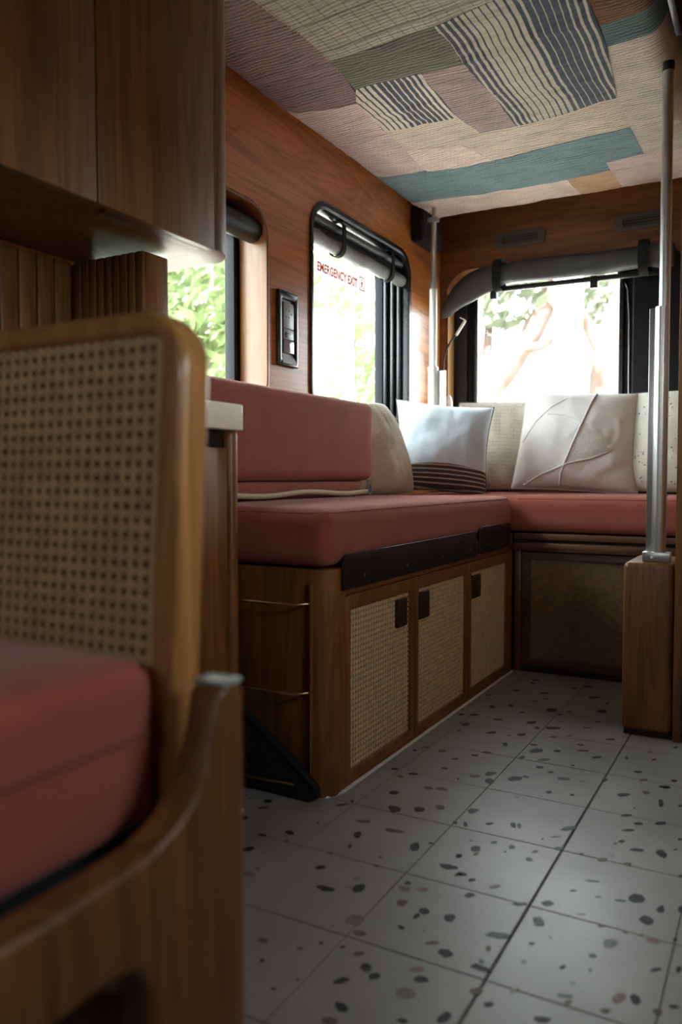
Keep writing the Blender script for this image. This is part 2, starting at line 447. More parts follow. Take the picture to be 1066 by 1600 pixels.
# ---- floor: tiles with inlaid chips
floor = thing('floor', (0, 0, -.012), kind='structure'); floor['label'] = 'pale terrazzo tile floor of the van'
box('grout_bed', (XW, YF, -.022), (XR, YB, -.0012), 'grout', floor, 0)
TX0, TY0, TS = -.308, 1.118, .1955
tiles = {}
def tile_at(x, y): return (math.floor((x - TX0) / TS), math.floor((y - TY0) / TS))
tile_me = {}
for i in range(math.floor((XW - TX0) / TS), math.floor((XR - TX0) / TS) + 1):
    for j in range(-6, math.floor((YB - TY0) / TS) + 1):
        gx = .0016 if i in (0, -1) else .0008
        x0, x1 = max(XW, TX0 + i * TS + (.0018 if i == 0 else .0007)), min(XR, TX0 + (i + 1) * TS - (.0018 if i == -1 else .0007))
        y0, y1 = TY0 + j * TS + .0008, min(YB, TY0 + (j + 1) * TS - .0008)
        if x1 - x0 < .01 or y1 - y0 < .01: continue
        tiles[(i, j)] = box('tile', (x0, y0, -.011), (x1, y1, random.uniform(-.0002, 0)), 'tile', floor, .0008, 1)
chipn = [0]
def chip(px, py, w, h, c, ang=None):
    ctr = onz(px, py, 0)
    k = tile_at(ctr.x, ctr.y)
    if k not in tiles: return
    a = onz(px + w / 2, py, 0) - ctr; b = onz(px, py + h / 2, 0) - ctr
    n = random.choice((6, 7, 8)); sk = random.uniform(-.35, .35) if ang is None else ang
    pts = []
    for q in range(n):
        t = 2 * math.pi * (q + random.uniform(-.25, .25)) / n; r = random.uniform(.82, 1.12)
        pts.append(ctr + a * (math.cos(t) * r + sk * math.sin(t)) + b * (math.sin(t) * r))
    bm = bmesh.new()
    top = [bm.verts.new((p.x, p.y, .0001)) for p in pts]; bot = [bm.verts.new((p.x, p.y, -.002)) for p in pts]
    bm.faces.new(top)
    for q in range(n): bm.faces.new((top[q], bot[q], bot[(q + 1) % n], top[(q + 1) % n]))
    bm.normal_update()
    if bm.faces[:][0].normal.z < 0:
        for fc in bm.faces: fc.normal_flip()
    link('chip', bm_mesh(bm, 'chip'), 'chip_' + c, tiles[k], 0); chipn[0] += 1
def chips(ox, oy, s, data):
    for d in data:
        if oy < 1200 and d[1] > 420: continue            # already counted in the nearer crops
        chip(ox + d[0] / s, oy + d[1] / s, d[2] / s, d[3] / s, d[4], d[5] if len(d) > 5 else None)
chips(370, 1230, 3.046, [
    (148, 66, 50, 18, 'd'), (128, 97, 52, 8, 'd', -.3), (38, 147, 34, 20, 'd'), (120, 227, 46, 14, 'd', .4), (252, 215, 44, 24, 'd'), (55, 294, 58, 26, 'd', -.5),
    (60, 415, 80, 28, 'r'), (98, 386, 26, 10, 'b'), (505, 83, 60, 14, 'd', -.6), (549, 66, 18, 16, 'd'), (748, 26, 52, 22, 'd'), (750, 102, 62, 38, 'd', .3), (868, 107, 58, 26, 'd'),
    (968, 94, 54, 24, 'b'), (575, 225, 44, 36, 'd', -.3), (750, 207, 84, 24, 'b', .8), (849, 283, 48, 44, 'd'), (925, 266, 24, 10, 'd'), (538, 280, 26, 18, 'd'), (445, 314, 26, 12, 'b'),
    (610, 163, 60, 14, 'b'), (580, 160, 24, 12, 'b'), (684, 332, 16, 10, 'd'), (663, 373, 30, 16, 'b'), (1040, 168, 24, 18, 'd'), (912, 4, 44, 16, 'b'), (975, 8, 60, 18, 'b', .5),
    (398, 381, 54, 24, 'd', -.3), (425, 482, 74, 34, 'd', .7), (580, 480, 62, 44, 'd', -.5), (537, 474, 44, 16, 'l'), (570, 436, 36, 18, 'l'), (562, 632, 86, 62, 'r'), (585, 693, 70, 32, 'b'),
    (1008, 378, 96, 32, 'd', .5), (1055, 416, 40, 16, 'd'), (1054, 327, 26, 22, 'd'), (800, 482, 56, 34, 'r'), (816, 456, 34, 18, 'd'), (885, 487, 56, 20, 'r'), (785, 549, 66, 34, 'b', -.3),
    (890, 590, 58, 38, 'd', .3), (854, 614, 34, 30, 'd', -.6), (783, 666, 34, 26, 'd', .5), (1014, 622, 68, 44, 'd'), (890, 682, 14, 10, 'l'), (932, 741, 76, 20, 'b'), (998, 789, 80, 46, 'd'),
    (125, 730, 54, 28, 'b'), (120, 825, 28, 18, 'd'), (402, 741, 22, 14, 'd'), (456, 660, 18, 16, 'l'), (580, 793, 60, 26, 'b'), (503, 760, 26, 18, 'd', -.6), (617, 860, 62, 52, 'd', .2), (657, 900, 62, 38, 'd'),
    (498, 921, 78, 42, 'd', -.5), (500, 1046, 62, 62, 'd', .3), (880, 914, 76, 38, 'd', .2), (860, 868, 74, 30, 'r'), (805, 980, 92, 60, 'r'), (788, 1112, 56, 30, 'd'), (985, 1098, 70, 62, 'd', -.6), (440, 1112, 84, 46, 'b'),
    (302, 768, 34, 14, 'b'), (175, 960, 30, 16, 'b'), (290, 915, 22, 18, 'b'), (238, 255, 22, 14, 'b'), (388, 172, 14, 8, 'b'), (335, 200, 12, 8, 'l')])
chips(716, 1230, 3.046, [
    (70, 112, 54, 26, 'd', -.3), (36, 176, 22, 28, 'd', .4), (148, 174, 40, 16, 'd', -.3), (263, 180, 30, 28, 'd', .3), (292, 184, 24, 28, 't', .3), (432, 24, 32, 16, 'd'), (543, 36, 24, 10, 'd'),
    (280, 46, 30, 8, 'l'), (62, 252, 24, 12, 'l'), (172, 262, 34, 14, 't', -.3), (84, 292, 54, 30, 'd'), (85, 318, 28, 16, 'b'), (255, 284, 32, 20, 't'), (225, 307, 12, 8, 'd'), (18, 412, 50, 22, 'd', .3),
    (64, 441, 40, 18, 'd', -.2), (10, 326, 22, 18, 'd'), (175, 472, 56, 20, 'l', -.5), (340, 342, 34, 22, 'l', .4), (368, 305, 30, 14, 'r'), (480, 292, 46, 22, 't'), (530, 196, 78, 26, 't', -.3),
    (462, 236, 58, 8, 'l'), (403, 246, 10, 8, 'd'), (590, 316, 24, 12, 'b'), (56, 514, 50, 28, 'd', -.2), (290, 556, 84, 18, 't'), (428, 552, 60, 30, 't'), (548, 492, 34, 14, 'l'), (670, 521, 38, 12, 'l'),
    (638, 446, 58, 12, 't', .8), (688, 345, 46, 20, 'b'), (808, 366, 46, 20, 'b'), (735, 324, 24, 14, 'l'), (790, 36, 70, 18, 'd'), (895, 26, 38, 20, 'b'), (965, 76, 26, 38, 'd', .3), (1060, 88, 24, 14, 'd'),
    (840, 98, 12, 8, 'd'), (803, 134, 60, 14, 'd'), (858, 174, 54, 16, 'd'), (966, 173, 60, 18, 'd', -.2), (813, 205, 64, 14, 'd'), (780, 258, 36, 14, 'd'), (750, 268, 24, 10, 'b'), (852, 299, 76, 18, 'd', .3),
    (967, 316, 56, 46, 'd', .4), (1036, 296, 24, 10, 'd'), (1056, 248, 24, 14, 'd'), (1060, 424, 22, 16, 'd'), (990, 2, 36, 10, 'd'), (585, 604, 46, 10, 'l'), (495, 606, 26, 10, 'l'),
    (850, 528, 84, 52, 'd', .1), (775, 540, 54, 16, 't', .5), (964, 581, 46, 38, 'd'), (898, 634, 68, 50, 'd'), (1062, 578, 32, 36, 'd'), (384, 640, 56, 52, 't', .4), (188, 706, 124, 34, 't', .2), (144, 768, 28, 34, 'b'),
    (440, 712, 18, 14, 'l'), (353, 744, 32, 18, 't'), (725, 742, 82, 46, 'l'), (640, 802, 46, 24, 't'), (312, 830, 32, 24, 'l'), (497, 856, 28, 22, 'd'), (630, 870, 20, 18, 't'), (686, 660, 44, 14, 'b'), (800, 690, 36, 14, 'b'),
    (925, 728, 66, 36, 'r', .5), (1034, 724, 24, 14, 'd'), (870, 704, 30, 10, 'b'), (943, 868, 52, 22, 'd', -.5), (1050, 868, 34, 36, 'd'), (105, 860, 84, 44, 'd', .7), (112, 830, 30, 28, 't', .4), (85, 972, 70, 36, 'b'), (145, 1034, 52, 30, 'd'),
    (270, 965, 44, 30, 'l', -.5), (548, 930, 30, 16, 'l'), (512, 994, 84, 20, 't', .5), (524, 1022, 40, 28, 'b'), (765, 1003, 72, 54, 'r'), (845, 1010, 56, 52, 'd', .3), (700, 1064, 56, 28, 'b'), (950, 1070, 56, 34, 'b'), (1028, 1044, 48, 24, 'd'), (400, 1106, 92, 38, 'd', .2)])
chips(560, 1030, 2.1067, [
    (585, 69, 30, 6, 'd'), (573, 78, 14, 6, 'd'), (520, 103, 28, 7, 'd'), (432, 118, 18, 5, 'b'), (612, 112, 36, 7, 'd'), (440, 156, 20, 10, 'd'), (502, 153, 22, 10, 'd', .3), (580, 138, 20, 5, 'b'), (712, 95, 22, 5, 'd'), (758, 90, 36, 7, 'd', .3),
    (775, 126, 40, 9, 'd'), (820, 146, 14, 6, 'd'), (638, 167, 38, 12, 'd'), (664, 182, 16, 6, 'd'), (695, 172, 26, 5, 'b'), (805, 171, 36, 9, 'd'), (340, 182, 22, 7, 'd'), (382, 183, 32, 8, 'd', -.2), (458, 198, 34, 7, 'd', .3), (353, 214, 26, 12, 'd'),
    (570, 208, 36, 10, 'd', -.3), (590, 226, 20, 10, 'd'), (642, 227, 56, 11, 'd'), (438, 241, 34, 12, 'd', -.3), (332, 235, 16, 5, 'd'), (537, 248, 28, 10, 'd'), (640, 256, 34, 8, 'b'), (695, 252, 18, 6, 'b'), (755, 226, 30, 5, 'b'), (830, 264, 34, 7, 'd'), (484, 280, 18, 12, 'd', .3),
    (578, 282, 28, 7, 'd', .3), (732, 282, 24, 7, 'd', .4), (586, 301, 44, 16, 'd'), (655, 302, 26, 10, 'd'), (740, 301, 42, 7, 'd', .4), (540, 324, 22, 14, 'd', -.3), (610, 331, 44, 10, 't'), (222, 290, 28, 10, 'b'), (275, 301, 30, 10, 'b'), (186, 300, 16, 7, 'd'),
    (384, 316, 26, 7, 'd', .5), (424, 307, 34, 6, 'd', .2), (317, 328, 24, 6, 'd', -.3), (785, 323, 36, 8, 'd'), (884, 325, 12, 10, 'd'), (598, 356, 26, 10, 'd', .3), (634, 372, 24, 8, 'd'), (284, 359, 24, 7, 'd', .3), (120, 361, 24, 8, 'd', .3), (180, 377, 36, 9, 'd', .3), (138, 386, 26, 7, 'b'),
    (328, 394, 10, 8, 'd'), (382, 385, 38, 11, 'b', .2), (434, 377, 40, 13, 'd'), (432, 402, 34, 20, 'd', .2), (516, 393, 48, 16, 'd', -.2), (552, 387, 24, 9, 't', .3), (676, 393, 44, 12, 't'), (738, 402, 20, 6, 'l'), (812, 398, 20, 10, 'd'), (626, 438, 24, 12, 't'), (704, 448, 28, 7, 't'), (118, 439, 36, 12, 'd'),
    (230, 424, 30, 11, 'b'), (272, 427, 40, 16, 'b', .4), (148, 425, 28, 9, 'b'), (22, 423, 22, 8, 'd'), (520, 456, 24, 6, 'l'), (920, 371, 34, 8, 'd', .2), (938, 397, 30, 10, 'b'), (974, 331, 18, 6, 'd'), (1040, 400, 24, 9, 'd', .2), (1008, 420, 36, 9, 'd'), (876, 447, 46, 12, 'd'), (950, 439, 28, 12, 'b'), (995, 472, 18, 24, 'd'),
    (962, 306, 20, 6, 'b'), (1045, 290, 20, 6, 'd'), (706, 350, 14, 6, 'd'), (496, 250, 14, 5, 'b'), (665, 205, 20, 5, 'b'), (540, 175, 20, 5, 'b'), (620, 130, 18, 5, 'b'), (790, 205, 22, 5, 'b')])
# tiles outside the photograph carry a few chips too
def floor_chip(x, y, a, b, c):
    k = tile_at(x, y)
    if k not in tiles: return
    n = 7; rot = random.uniform(0, 6.28); bm = bmesh.new(); top = []; bot = []
    for q in range(n):
        t = 2 * math.pi * q / n; r = random.uniform(.75, 1.15)
        u, v = a * r * math.cos(t), b * r * math.sin(t)
        X, Y = x + u * math.cos(rot) - v * math.sin(rot), y + u * math.sin(rot) + v * math.cos(rot)
        top.append(bm.verts.new((X, Y, .0001))); bot.append(bm.verts.new((X, Y, -.002)))
    bm.faces.new(top)
    for q in range(n): bm.faces.new((top[q], bot[q], bot[(q + 1) % n], top[(q + 1) % n]))
    bm.normal_update()
    if bm.faces[:][0].normal.z < 0:
        for fc in bm.faces: fc.normal_flip()
    link('chip', bm_mesh(bm, 'chip'), 'chip_' + c, tiles[k], 0)
for _ in range(70):
    x, y = random.uniform(-.95, .40), random.uniform(-.6, 1.95)
    if y > .85 and x < .0: continue
    floor_chip(x, y, random.uniform(.008, .018), random.uniform(.005, .012), random.choice('dddtbr'))

# ---- left wall with two rounded side windows
W2 = rrect(2.005, .80, 2.692, 1.425, .085)
W1 = rrect(1.16, .80, 1.785, 1.335, .085)
wl = plate('wall_left', [(YF, -.02), (YB + .12, -.02), (YB + .12, ZC), (YF, ZC)], [W1, W2], XW - .11, XW, 'X', 'teak_wall')
structure(wl, 'glossy teak veneer side wall with two rounded window openings')
# ---- rear wall: header, side post and the rest round the door window
RW = rrect(-1.185, .80, -.30, 1.432, .10)
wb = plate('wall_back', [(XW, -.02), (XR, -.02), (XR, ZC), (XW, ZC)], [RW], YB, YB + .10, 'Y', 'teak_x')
structure(wb, 'dark teak rear wall with a wide rounded opening over the bench')
# ---- right wall with an unseen window sized for the side light, front wall with the windscreen, ceiling
wr = plate('wall_right', [(YF, -.02), (YB + .1, -.02), (YB + .1, ZC), (YF, ZC)], [rrect(.42, .90, .86, 1.13, .05)], XR, XR + .09, 'X', 'teak_wall')
structure(wr, 'teak side wall with the sliding door window')
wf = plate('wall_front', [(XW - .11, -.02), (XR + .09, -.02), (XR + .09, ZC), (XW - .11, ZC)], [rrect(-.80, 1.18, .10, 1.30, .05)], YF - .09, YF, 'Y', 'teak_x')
structure(wf, 'front wall with the windscreen opening')
structure(box('ceiling', (XW - .11, YF - .09, ZC), (XR + .09, YB + .22, ZC + .06), 'walnut_x', None, 0), 'dark ceiling above the raised bed')

# ---- side windows
def side_window(name, y0, y1, z0, z1, rad, wood_far, lab):
    w = thing(name, ((XW - .06), (y0 + y1) / 2, z0), kind='structure'); w['label'] = lab
    out = rrect(y0, z0, y1, z1, rad); inn = rrect(y0 + .034, z0 + .03, y1 - .034, z1 - .03, rad - .025)
    plate('frame', out, [inn], XW - .125, XW - .095, 'X', 'frame_rubber', w, .003)
    plate('gasket', rrect(y0 + .030, z0 + .026, y1 - .030, z1 - .026, rad - .022), [rrect(y0 + .042, z0 + .04, y1 - .042, z1 - .04, rad - .032)], XW - .122, XW - .090, 'X', 'frame_rubber', w, .002)
    bm = bmesh.new(); add_box(bm, (XW - .112, y0 + .03, z0 + .03), (XW - .108, y1 - .03, z1 - .03), 0)
    link('pane', bm_mesh(bm), 'glass', w, 0)
    return w
w2 = side_window('window_2', 1.995, 2.702, .79, 1.435, .085, False, 'side window beside the black power outlet with red emergency lettering')
# deep black jamb liner of window 2, with ribs on its far side
plate('jamb_liner', rrect(2.004, .80, 2.693, 1.426, .086), [rrect(2.012, .81, 2.684, 1.417, .078)], XW - .10, XW + .004, 'X', 'black_gloss', w2, .002)
for k, dx in enumerate((-.028, -.052, -.078)):
    box('jamb_rib', (XW + dx - .007, 2.664 - .004 * k, .83), (XW + dx + .007, 2.686, 1.37), 'black_gloss', w2, .004, 2)
plate('trim_ring', rrect(1.994, .79, 2.703, 1.437, .09), [rrect(2.010, .806, 2.687, 1.421, .08)], XW, XW + .006, 'X', 'black_gloss', w2, .002)
w1 = side_window('window_1', 1.15, 1.795, .79, 1.345, .085, True, 'side window partly behind the rattan chair with a light teak jamb')
plate('jamb_liner', rrect(1.159, .80, 1.786, 1.336, .086), [rrect(1.169, .81, 1.776, 1.326, .076)], XW - .09, XW + .001, 'X', 'teak_mid', w1, .002)
# lettering on the glass of window 2
def text_mesh(body, size, extr=.0):
    cu = bpy.data.curves.new('txt', 'FONT'); cu.body = body; cu.size = size; cu.extrude = extr; cu.offset = .0014
    ob = bpy.data.objects.new('txt', cu); COL.objects.link(ob)
    me = bpy.data.meshes.new_from_object(ob.evaluated_get(bpy.context.evaluated_depsgraph_get()))
    bpy.data.objects.remove(ob, do_unlink=True); bpy.data.curves.remove(cu); return me
me = text_mesh('EMERGENCY EXIT', .040)
wd = max(v.co.x for v in me.vertices)
for v in me.vertices: v.co = Vector((XW - .1065 + v.co.z, 2.218 + v.co.x * (.275 / wd), 1.284 + v.co.y))
bm = bmesh.new(); bm.faces.new([bm.verts.new((XW - .1074, y_, z_)) for y_, z_ in ((2.205, 1.268), (2.562, 1.268), (2.562, 1.338), (2.205, 1.338))]); link('glare_film', bm_mesh(bm), 'film', w2, 0)  # added film, dims the bright outside behind the lettering
link('emergency_lettering', me, 'red_print', w2, 0)
bm = bmesh.new()
def quad2(pts):
    bm.faces.new([bm.verts.new((XW - .1062, 2.508 + p[0] * 1.15, 1.279 + p[1])) for p in pts])
quad2([(0, 0), (.034, 0), (.034, .004), (0, .004)]); quad2([(0, .044), (.034, .044), (.034, .048), (0, .048)])
quad2([(0, 0), (.004, 0), (.004, .048), (0, .048)]); quad2([(.030, 0), (.034, 0), (.034, .048), (.030, .048)])
quad2([(.014, .016), (.021, .016), (.020, .032), (.013, .032)]); quad2([(.014, .034), (.021, .034), (.021, .041), (.014, .041)])
quad2([(.008, .008), (.012, .007), (.018, .018), (.014, .019)]); quad2([(.019, .018), (.025, .006), (.028, .008), (.021, .019)]); quad2([(.008, .022), (.027, .029), (.027, .032), (.008, .025)])
link('exit_pictogram', bm_mesh(bm), 'red_print', w2, 0)

# ---- rear door window
w3 = thing('window_3', (-.8, YB + .1, .79), kind='structure'); w3['label'] = 'rear door window over the pillows with a black frame'
plate('door_panel', [(-1.205, .70), (-.10, .70), (-.10, 1.60), (-1.205, 1.60)], [rrect(-1.098, .78, -.525, 1.405, .055)], YB + .10, YB + .135, 'Y', 'black_felt', w3, .002)
plate('gasket', rrect(-1.100, .778, -.523, 1.407, .056), [rrect(-1.083, .795, -.540, 1.390, .045)], YB + .088, YB + .14, 'Y', 'black_gloss', w3, .003)
bm = bmesh.new(); add_tube(bm, [(-1.085 + .002, YB + .086, .80), (-1.085 + .002, YB + .086, 1.33)], .0022, 6); link('seal_edge', bm_mesh(bm), 'alu', w3)
bm = bmesh.new(); add_tube(bm, [(-.502, YB + .094, .80), (-.505, YB + .094, 1.2), (-.512, YB + .094, 1.31), (-.525, YB + .094, 1.345), (-.56, YB + .094, 1.365)], .0028, 6); link('seal_edge', bm_mesh(bm), 'alu', w3)
bm = bmesh.new(); add_box(bm, (-1.10, YB + .118, .78), (-.52, YB + .122, 1.41), 0); link('pane', bm_mesh(bm), 'glass', w3, 0)
plate('frame', rrect(-1.186, .79, -1.125, 1.432, .02), [], YB + .075, YB + .10, 'Y', 'black', w3, .004)
box('post_strip', (-1.184, YB + .004, .80), (-1.176, YB + .07, 1.35), 'teak_light', w3, .002)
# right-hand door column beside the window
box('door_column', (-.487, YB + .045, .79), (-.30, YB + .098, 1.44), 'black_felt', w3, .012, 3)

# ---- vents in the header
def vent(x0, x1, z0, z1, lab):
    v = thing('air_vent', ((x0 + x1) / 2, YB, z0), lab, 'vent', 'air vents in the rear header')
    zc = (z0 + z1) / 2
    plate('bezel', rrect(x0, z0, x1, z1, .018), [rrect(x0 + .03, z0 + .016, x1 - .03, z1 - .016, .006)], YB - .008, YB, 'Y', 'vent', v, .002)
    box('backing', (x0 + .03, YB - .003, z0 + .016), (x1 - .03, YB - .0005, z1 - .016), 'black', v, 0)
    for k in range(3):
        zz = z0 + .020 + k * (z1 - z0 - .040) / 2
        box('slat', (x0 + .032, YB - .006, zz - .002), (x1 - .032, YB - .003, zz + .002), 'vent', v, .0008, 1)
vent(-.985, -.79, 1.492, 1.552, 'slim dark air vent in the rear header nearer the corner pole')
vent(-.545, -.35, 1.492, 1.552, 'slim dark air vent in the rear header beside the thick right pole')

# ---- roll-up blinds
def capsule(cx, z0, z1, r, n=8):
    out = []
    for k in range(n + 1):
        a = math.pi * k / n; out.append((cx + r * math.cos(a), z1 + r * math.sin(a)))
    for k in range(n + 1):
        a = math.pi + math.pi * k / n; out.append((cx + r * math.cos(a), z0 + r * math.sin(a)))
    return out
b2 = thing('roll_up_blind', (XW, 2.35, 1.31), 'black blind rolled up at the top of the emergency exit side window', 'blind', 'rolled blinds')
tube('upper_roll', [(XW - .022, 2.018, 1.392), (XW - .022, 2.678, 1.392)], .013, 'blind', b2, 14)
tube('lower_roll', [(XW - .024, 2.016 + .66 * k / 12, 1.336 + .003 * math.sin(k * 1.9)) for k in range(13)], [.021 + .0015 * math.sin(k * 2.3) for k in range(13)], 'blind_light', b2, 16)
box('hanging_fabric', (XW - .046, 2.018, 1.335), (XW - .038, 2.678, 1.405), 'blind', b2, .002)
for yy in (2.19, 2.545):
    plate('strap', capsule(XW - .024, 1.334, 1.392, .0275), [capsule(XW - .024, 1.334, 1.392, .0245)], yy, yy + .022, 'Y', 'strap', b2)
b1 = thing('roll_up_blind', (XW, 1.5, 1.22), 'black blind rolled up at the top of the side window beside the overhead cabinet', 'blind', 'rolled blinds')
tube('roll', [(XW - .040, 1.20, 1.275), (XW - .040, 1.768, 1.275)], .032, 'black', b1, 20)
box('hanging_fabric', (XW - .072, 1.20, 1.275), (XW - .066, 1.768, 1.322), 'black', b1, .002)

b3 = thing('roll_up_blind', (-.75, YB - .03, 1.25), 'grey blind rolled up and strapped over the rear window', 'blind', 'rolled blinds')
prof = [(-1.186, 1.268, .020, .022), (-1.165, 1.285, .036, .028), (-1.12, 1.322, .052, .032), (-1.05, 1.358, .056, .034), (-.985, 1.380, .048, .032), (-.94, 1.386, .038, .030),
        (-.85, 1.388, .041, .034), (-.72, 1.387, .040, .034), (-.58, 1.386, .040, .033), (-.47, 1.385, .038, .031), (-.42, 1.385, .036, .030), (-.34, 1.384, .038, .032)]
bm = bmesh.new(); rings = []
for i, (x, zc, hz, hy) in enumerate(prof):
    ring = []
    for k in range(20):
        a = 2 * math.pi * k / 20; w = 1 + .07 * math.sin(3 * a + i * 1.7)
        ring.append(bm.verts.new((x, YB - .038 - hy * math.cos(a) * w, zc + hz * math.sin(a) * w)))
    rings.append(ring)
for a, b in zip(rings, rings[1:]):
    for k in range(20): bm.faces.new((a[k], a[(k + 1) % 20], b[(k + 1) % 20], b[k]))
bm.faces.new(rings[0]); bm.faces.new(rings[-1]); bmesh.ops.recalc_face_normals(bm, faces=bm.faces[:])
bmesh.ops.subdivide_edges(bm, edges=[e for e in bm.edges if abs(e.verts[0].co.x - e.verts[1].co.x) > .02], cuts=2, smooth=.7)
link('roll', bm_mesh(bm), 'blind', b3, 60)
for xx in (-.972, -.452):
    plate('strap', capsule(YB - .040, 1.362, 1.405, .040), [capsule(YB - .040, 1.362, 1.405, .037)], xx, xx + .032, 'X', 'strap', b3)
tube('bottom_rod', [(-.99, YB - .012, 1.338), (-.36, YB - .012, 1.334)], .010, 'black', b3, 10)
for xx in (-.995, -.622):
    box('clip', (xx, YB - .030, 1.300), (xx + .026, YB - .004, 1.345), 'black', b3, .004)

# ================================================================== RAISED BED WITH THE QUILTED UNDERSIDE
BX0, BX1, BY0, BY1, BZ = -1.205, -.236, 1.275, 2.875, 1.592
def bed_z(x, y):
    d = min(x - BX0, BX1 - x, BY1 - y, y - BY0); r = .055
    z = BZ
    if d < r:
        d = max(d, 0); z += r - math.sqrt(max(0, r * r - (r - d) ** 2))
    z += .006 * noise.noise(Vector((x * 4, y * 5, 1.3))) + .0034 * noise.noise(Vector((x * 12 + 2 * noise.noise(Vector((x * 3, y * 3, 9))), y * 38, 4.1))) + .0016 * noise.noise(Vector((x * 30, y * 70, 2.2)))
    return z
bed = thing('raised_bed', ((BX0 + BX1) / 2, (BY0 + BY1) / 2, BZ), 'raised bed hoisted to the ceiling, its underside wrapped in a patchwork quilt', 'bed')
bm = bmesh.new(); nx, ny = 46, 90; grid = []
def edge_space(n, a, b):
    return [a + (b - a) * (.5 - .5 * math.cos(math.pi * k / n)) * .5 + (b - a) * (k / n) * .5 for k in range(n + 1)]
for y in edge_space(ny, BY0, BY1):
    grid.append([bm.verts.new((x, y, bed_z(x, y) + .008)) for x in edge_space(nx, BX0, BX1)])
for j in range(ny):
    for i in range(nx): bm.faces.new((grid[j][i], grid[j + 1][i], grid[j + 1][i + 1], grid[j][i + 1]))
rim = [g for g in grid[0]] + [grid[j][nx] for j in range(1, ny + 1)] + [grid[ny][i] for i in range(nx - 1, -1, -1)] + [grid[j][0] for j in range(ny - 1, 0, -1)]
topv = [bm.verts.new((v.co.x, v.co.y, 1.79)) for v in rim]
for k in range(len(rim)):
    bm.faces.new((rim[k], rim[(k + 1) % len(rim)], topv[(k + 1) % len(rim)], topv[k]))
bm.faces.new(topv); bmesh.ops.recalc_face_normals(bm, faces=bm.faces[:])
M['q_cream'] = quilt('quilt_cream', (.58, .53, .465), 1)
link('mattress_wrap', bm_mesh(bm), 'q_cream', bed, 50)
M['q_mauve'] = quilt('quilt_mauve', (.25, .18, .185), 2)
M['q_plaid'] = quilt('quilt_plaid', (.42, .395, .34), 3, .05, (.028, .11, .07))  # light falloff toward the front put into this darker cream
M['q_olive'] = quilt('quilt_olive', (.15, .15, .125), 4)
M['q_mauve_light'] = quilt('quilt_mauve_light', (.38, .295, .30), 5)
M['q_pink'] = quilt('quilt_pink', (.64, .50, .485), 6)
M['q_pink_pale'] = quilt('quilt_pink_pale', (.76, .61, .55), 7)
M['q_beige'] = quilt('quilt_beige', (.62, .535, .455), 8)
M['q_teal'] = quilt('quilt_teal', (.19, .29, .33), 9)
M['q_teal_dark'] = quilt('quilt_teal_dark', (.09, .17, .17), 10)
M['q_tan'] = quilt('quilt_tan', (.58, .37, .23), 11)
M['q_rust'] = quilt('quilt_rust', (.17, .08, .035), 12)
def patch(name, pix, mat, off):
    pts = [onz(x, y, BZ) for x, y in pix]
    bm = bmesh.new()
    f = bm.faces.new([bm.verts.new((p.x, p.y, 0)) for p in pts])
    bmesh.ops.triangulate(bm, faces=[f])
    xs = [p.x for p in pts]; ys = [p.y for p in pts]
    for v0, v1, no in ((min(xs), max(xs), Vector((1, 0, 0))), (min(ys), max(ys), Vector((0, 1, 0)))):
        c = v0 + .013
        while c < v1:
            bmesh.ops.bisect_plane(bm, geom=bm.verts[:] + bm.edges[:] + bm.faces[:], plane_co=no * c, plane_no=no, dist=1e-6); c += .013
    for c, no, side in ((BX0 + .001, Vector((1, 0, 0)), 'i'), (BX1 - .001, Vector((1, 0, 0)), 'o'), (BY0 + .001, Vector((0, 1, 0)), 'i'), (BY1 - .001, Vector((0, 1, 0)), 'o')):
        bmesh.ops.bisect_plane(bm, geom=bm.verts[:] + bm.edges[:] + bm.faces[:], plane_co=no * c, plane_no=no, clear_inner=(side == 'i'), clear_outer=(side == 'o'))
    for v in bm.verts: v.co.z = bed_z(v.co.x, v.co.y) - off
    bmesh.ops.recalc_face_normals(bm, faces=bm.faces[:])
    for fc in bm.faces:
        if fc.normal.z > 0: fc.normal_flip()
    ed = [e for e in bm.edges if e.is_boundary]
    r = bmesh.ops.extrude_edge_only(bm, edges=ed)
    for v in r['geom']:
        if isinstance(v, bmesh.types.BMVert): v.co.z += off + .007
    return link(name, bm_mesh(bm), mat, bed, 40)
AB = [(398, 0), (440, 32), (485, 65), (514, 95)]
patch('quilt_patch', [(-250, -330), (150, -220)] + AB + [(540, 124), (566, 156), (520, 168), (470, 174), (415, 184), (360, 150), (200, 40)], 'q_mauve', .0012)
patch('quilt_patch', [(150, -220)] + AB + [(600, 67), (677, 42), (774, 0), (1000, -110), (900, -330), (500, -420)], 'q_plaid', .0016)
patch('quilt_patch', [(514, 95), (600, 67), (677, 42), (703, 65), (726, 97), (680, 110), (644, 117), (556, 139)], 'q_olive', .0020)
st_pts = [onz(x, y, BZ) for x, y in ((677, 42), (964, 154), (808, 197), (920, 0))]
sxs = [p.x - bed.location.x for p in st_pts]
M['q_stripe'] = quilt_stripes('quilt_stripe_navy', .0165, [(0, .62), (.16, .55), (.27, .18), (.40, .20), (.52, .34), (.66, .86), (.80, .86), (.90, .62), (1, .62)], 0, (.46, .44, .36), (.048, .062, .095), min(sxs), max(sxs))  # cream darkened too, for the weaker light toward the front
patch('quilt_patch', [(677, 42), (774, 0), (860, -42), (912, -68), (920, 0), (949, 72), (964, 152), (900, 172), (808, 197), (770, 148), (724, 95), (703, 65)], 'q_stripe', .0028)
st2 = [onz(x, y, BZ).x - bed.location.x for x, y in ((557, 150), (714, 182))]
M['q_stripe_small'] = quilt_stripes('quilt_stripe_small', .0165, [(0, .25), (.25, .40), (.45, .75), (.75, .70), (.95, .45), (1, .4)], 0, (.62, .56, .47), (.055, .07, .10), min(st2), max(st2))
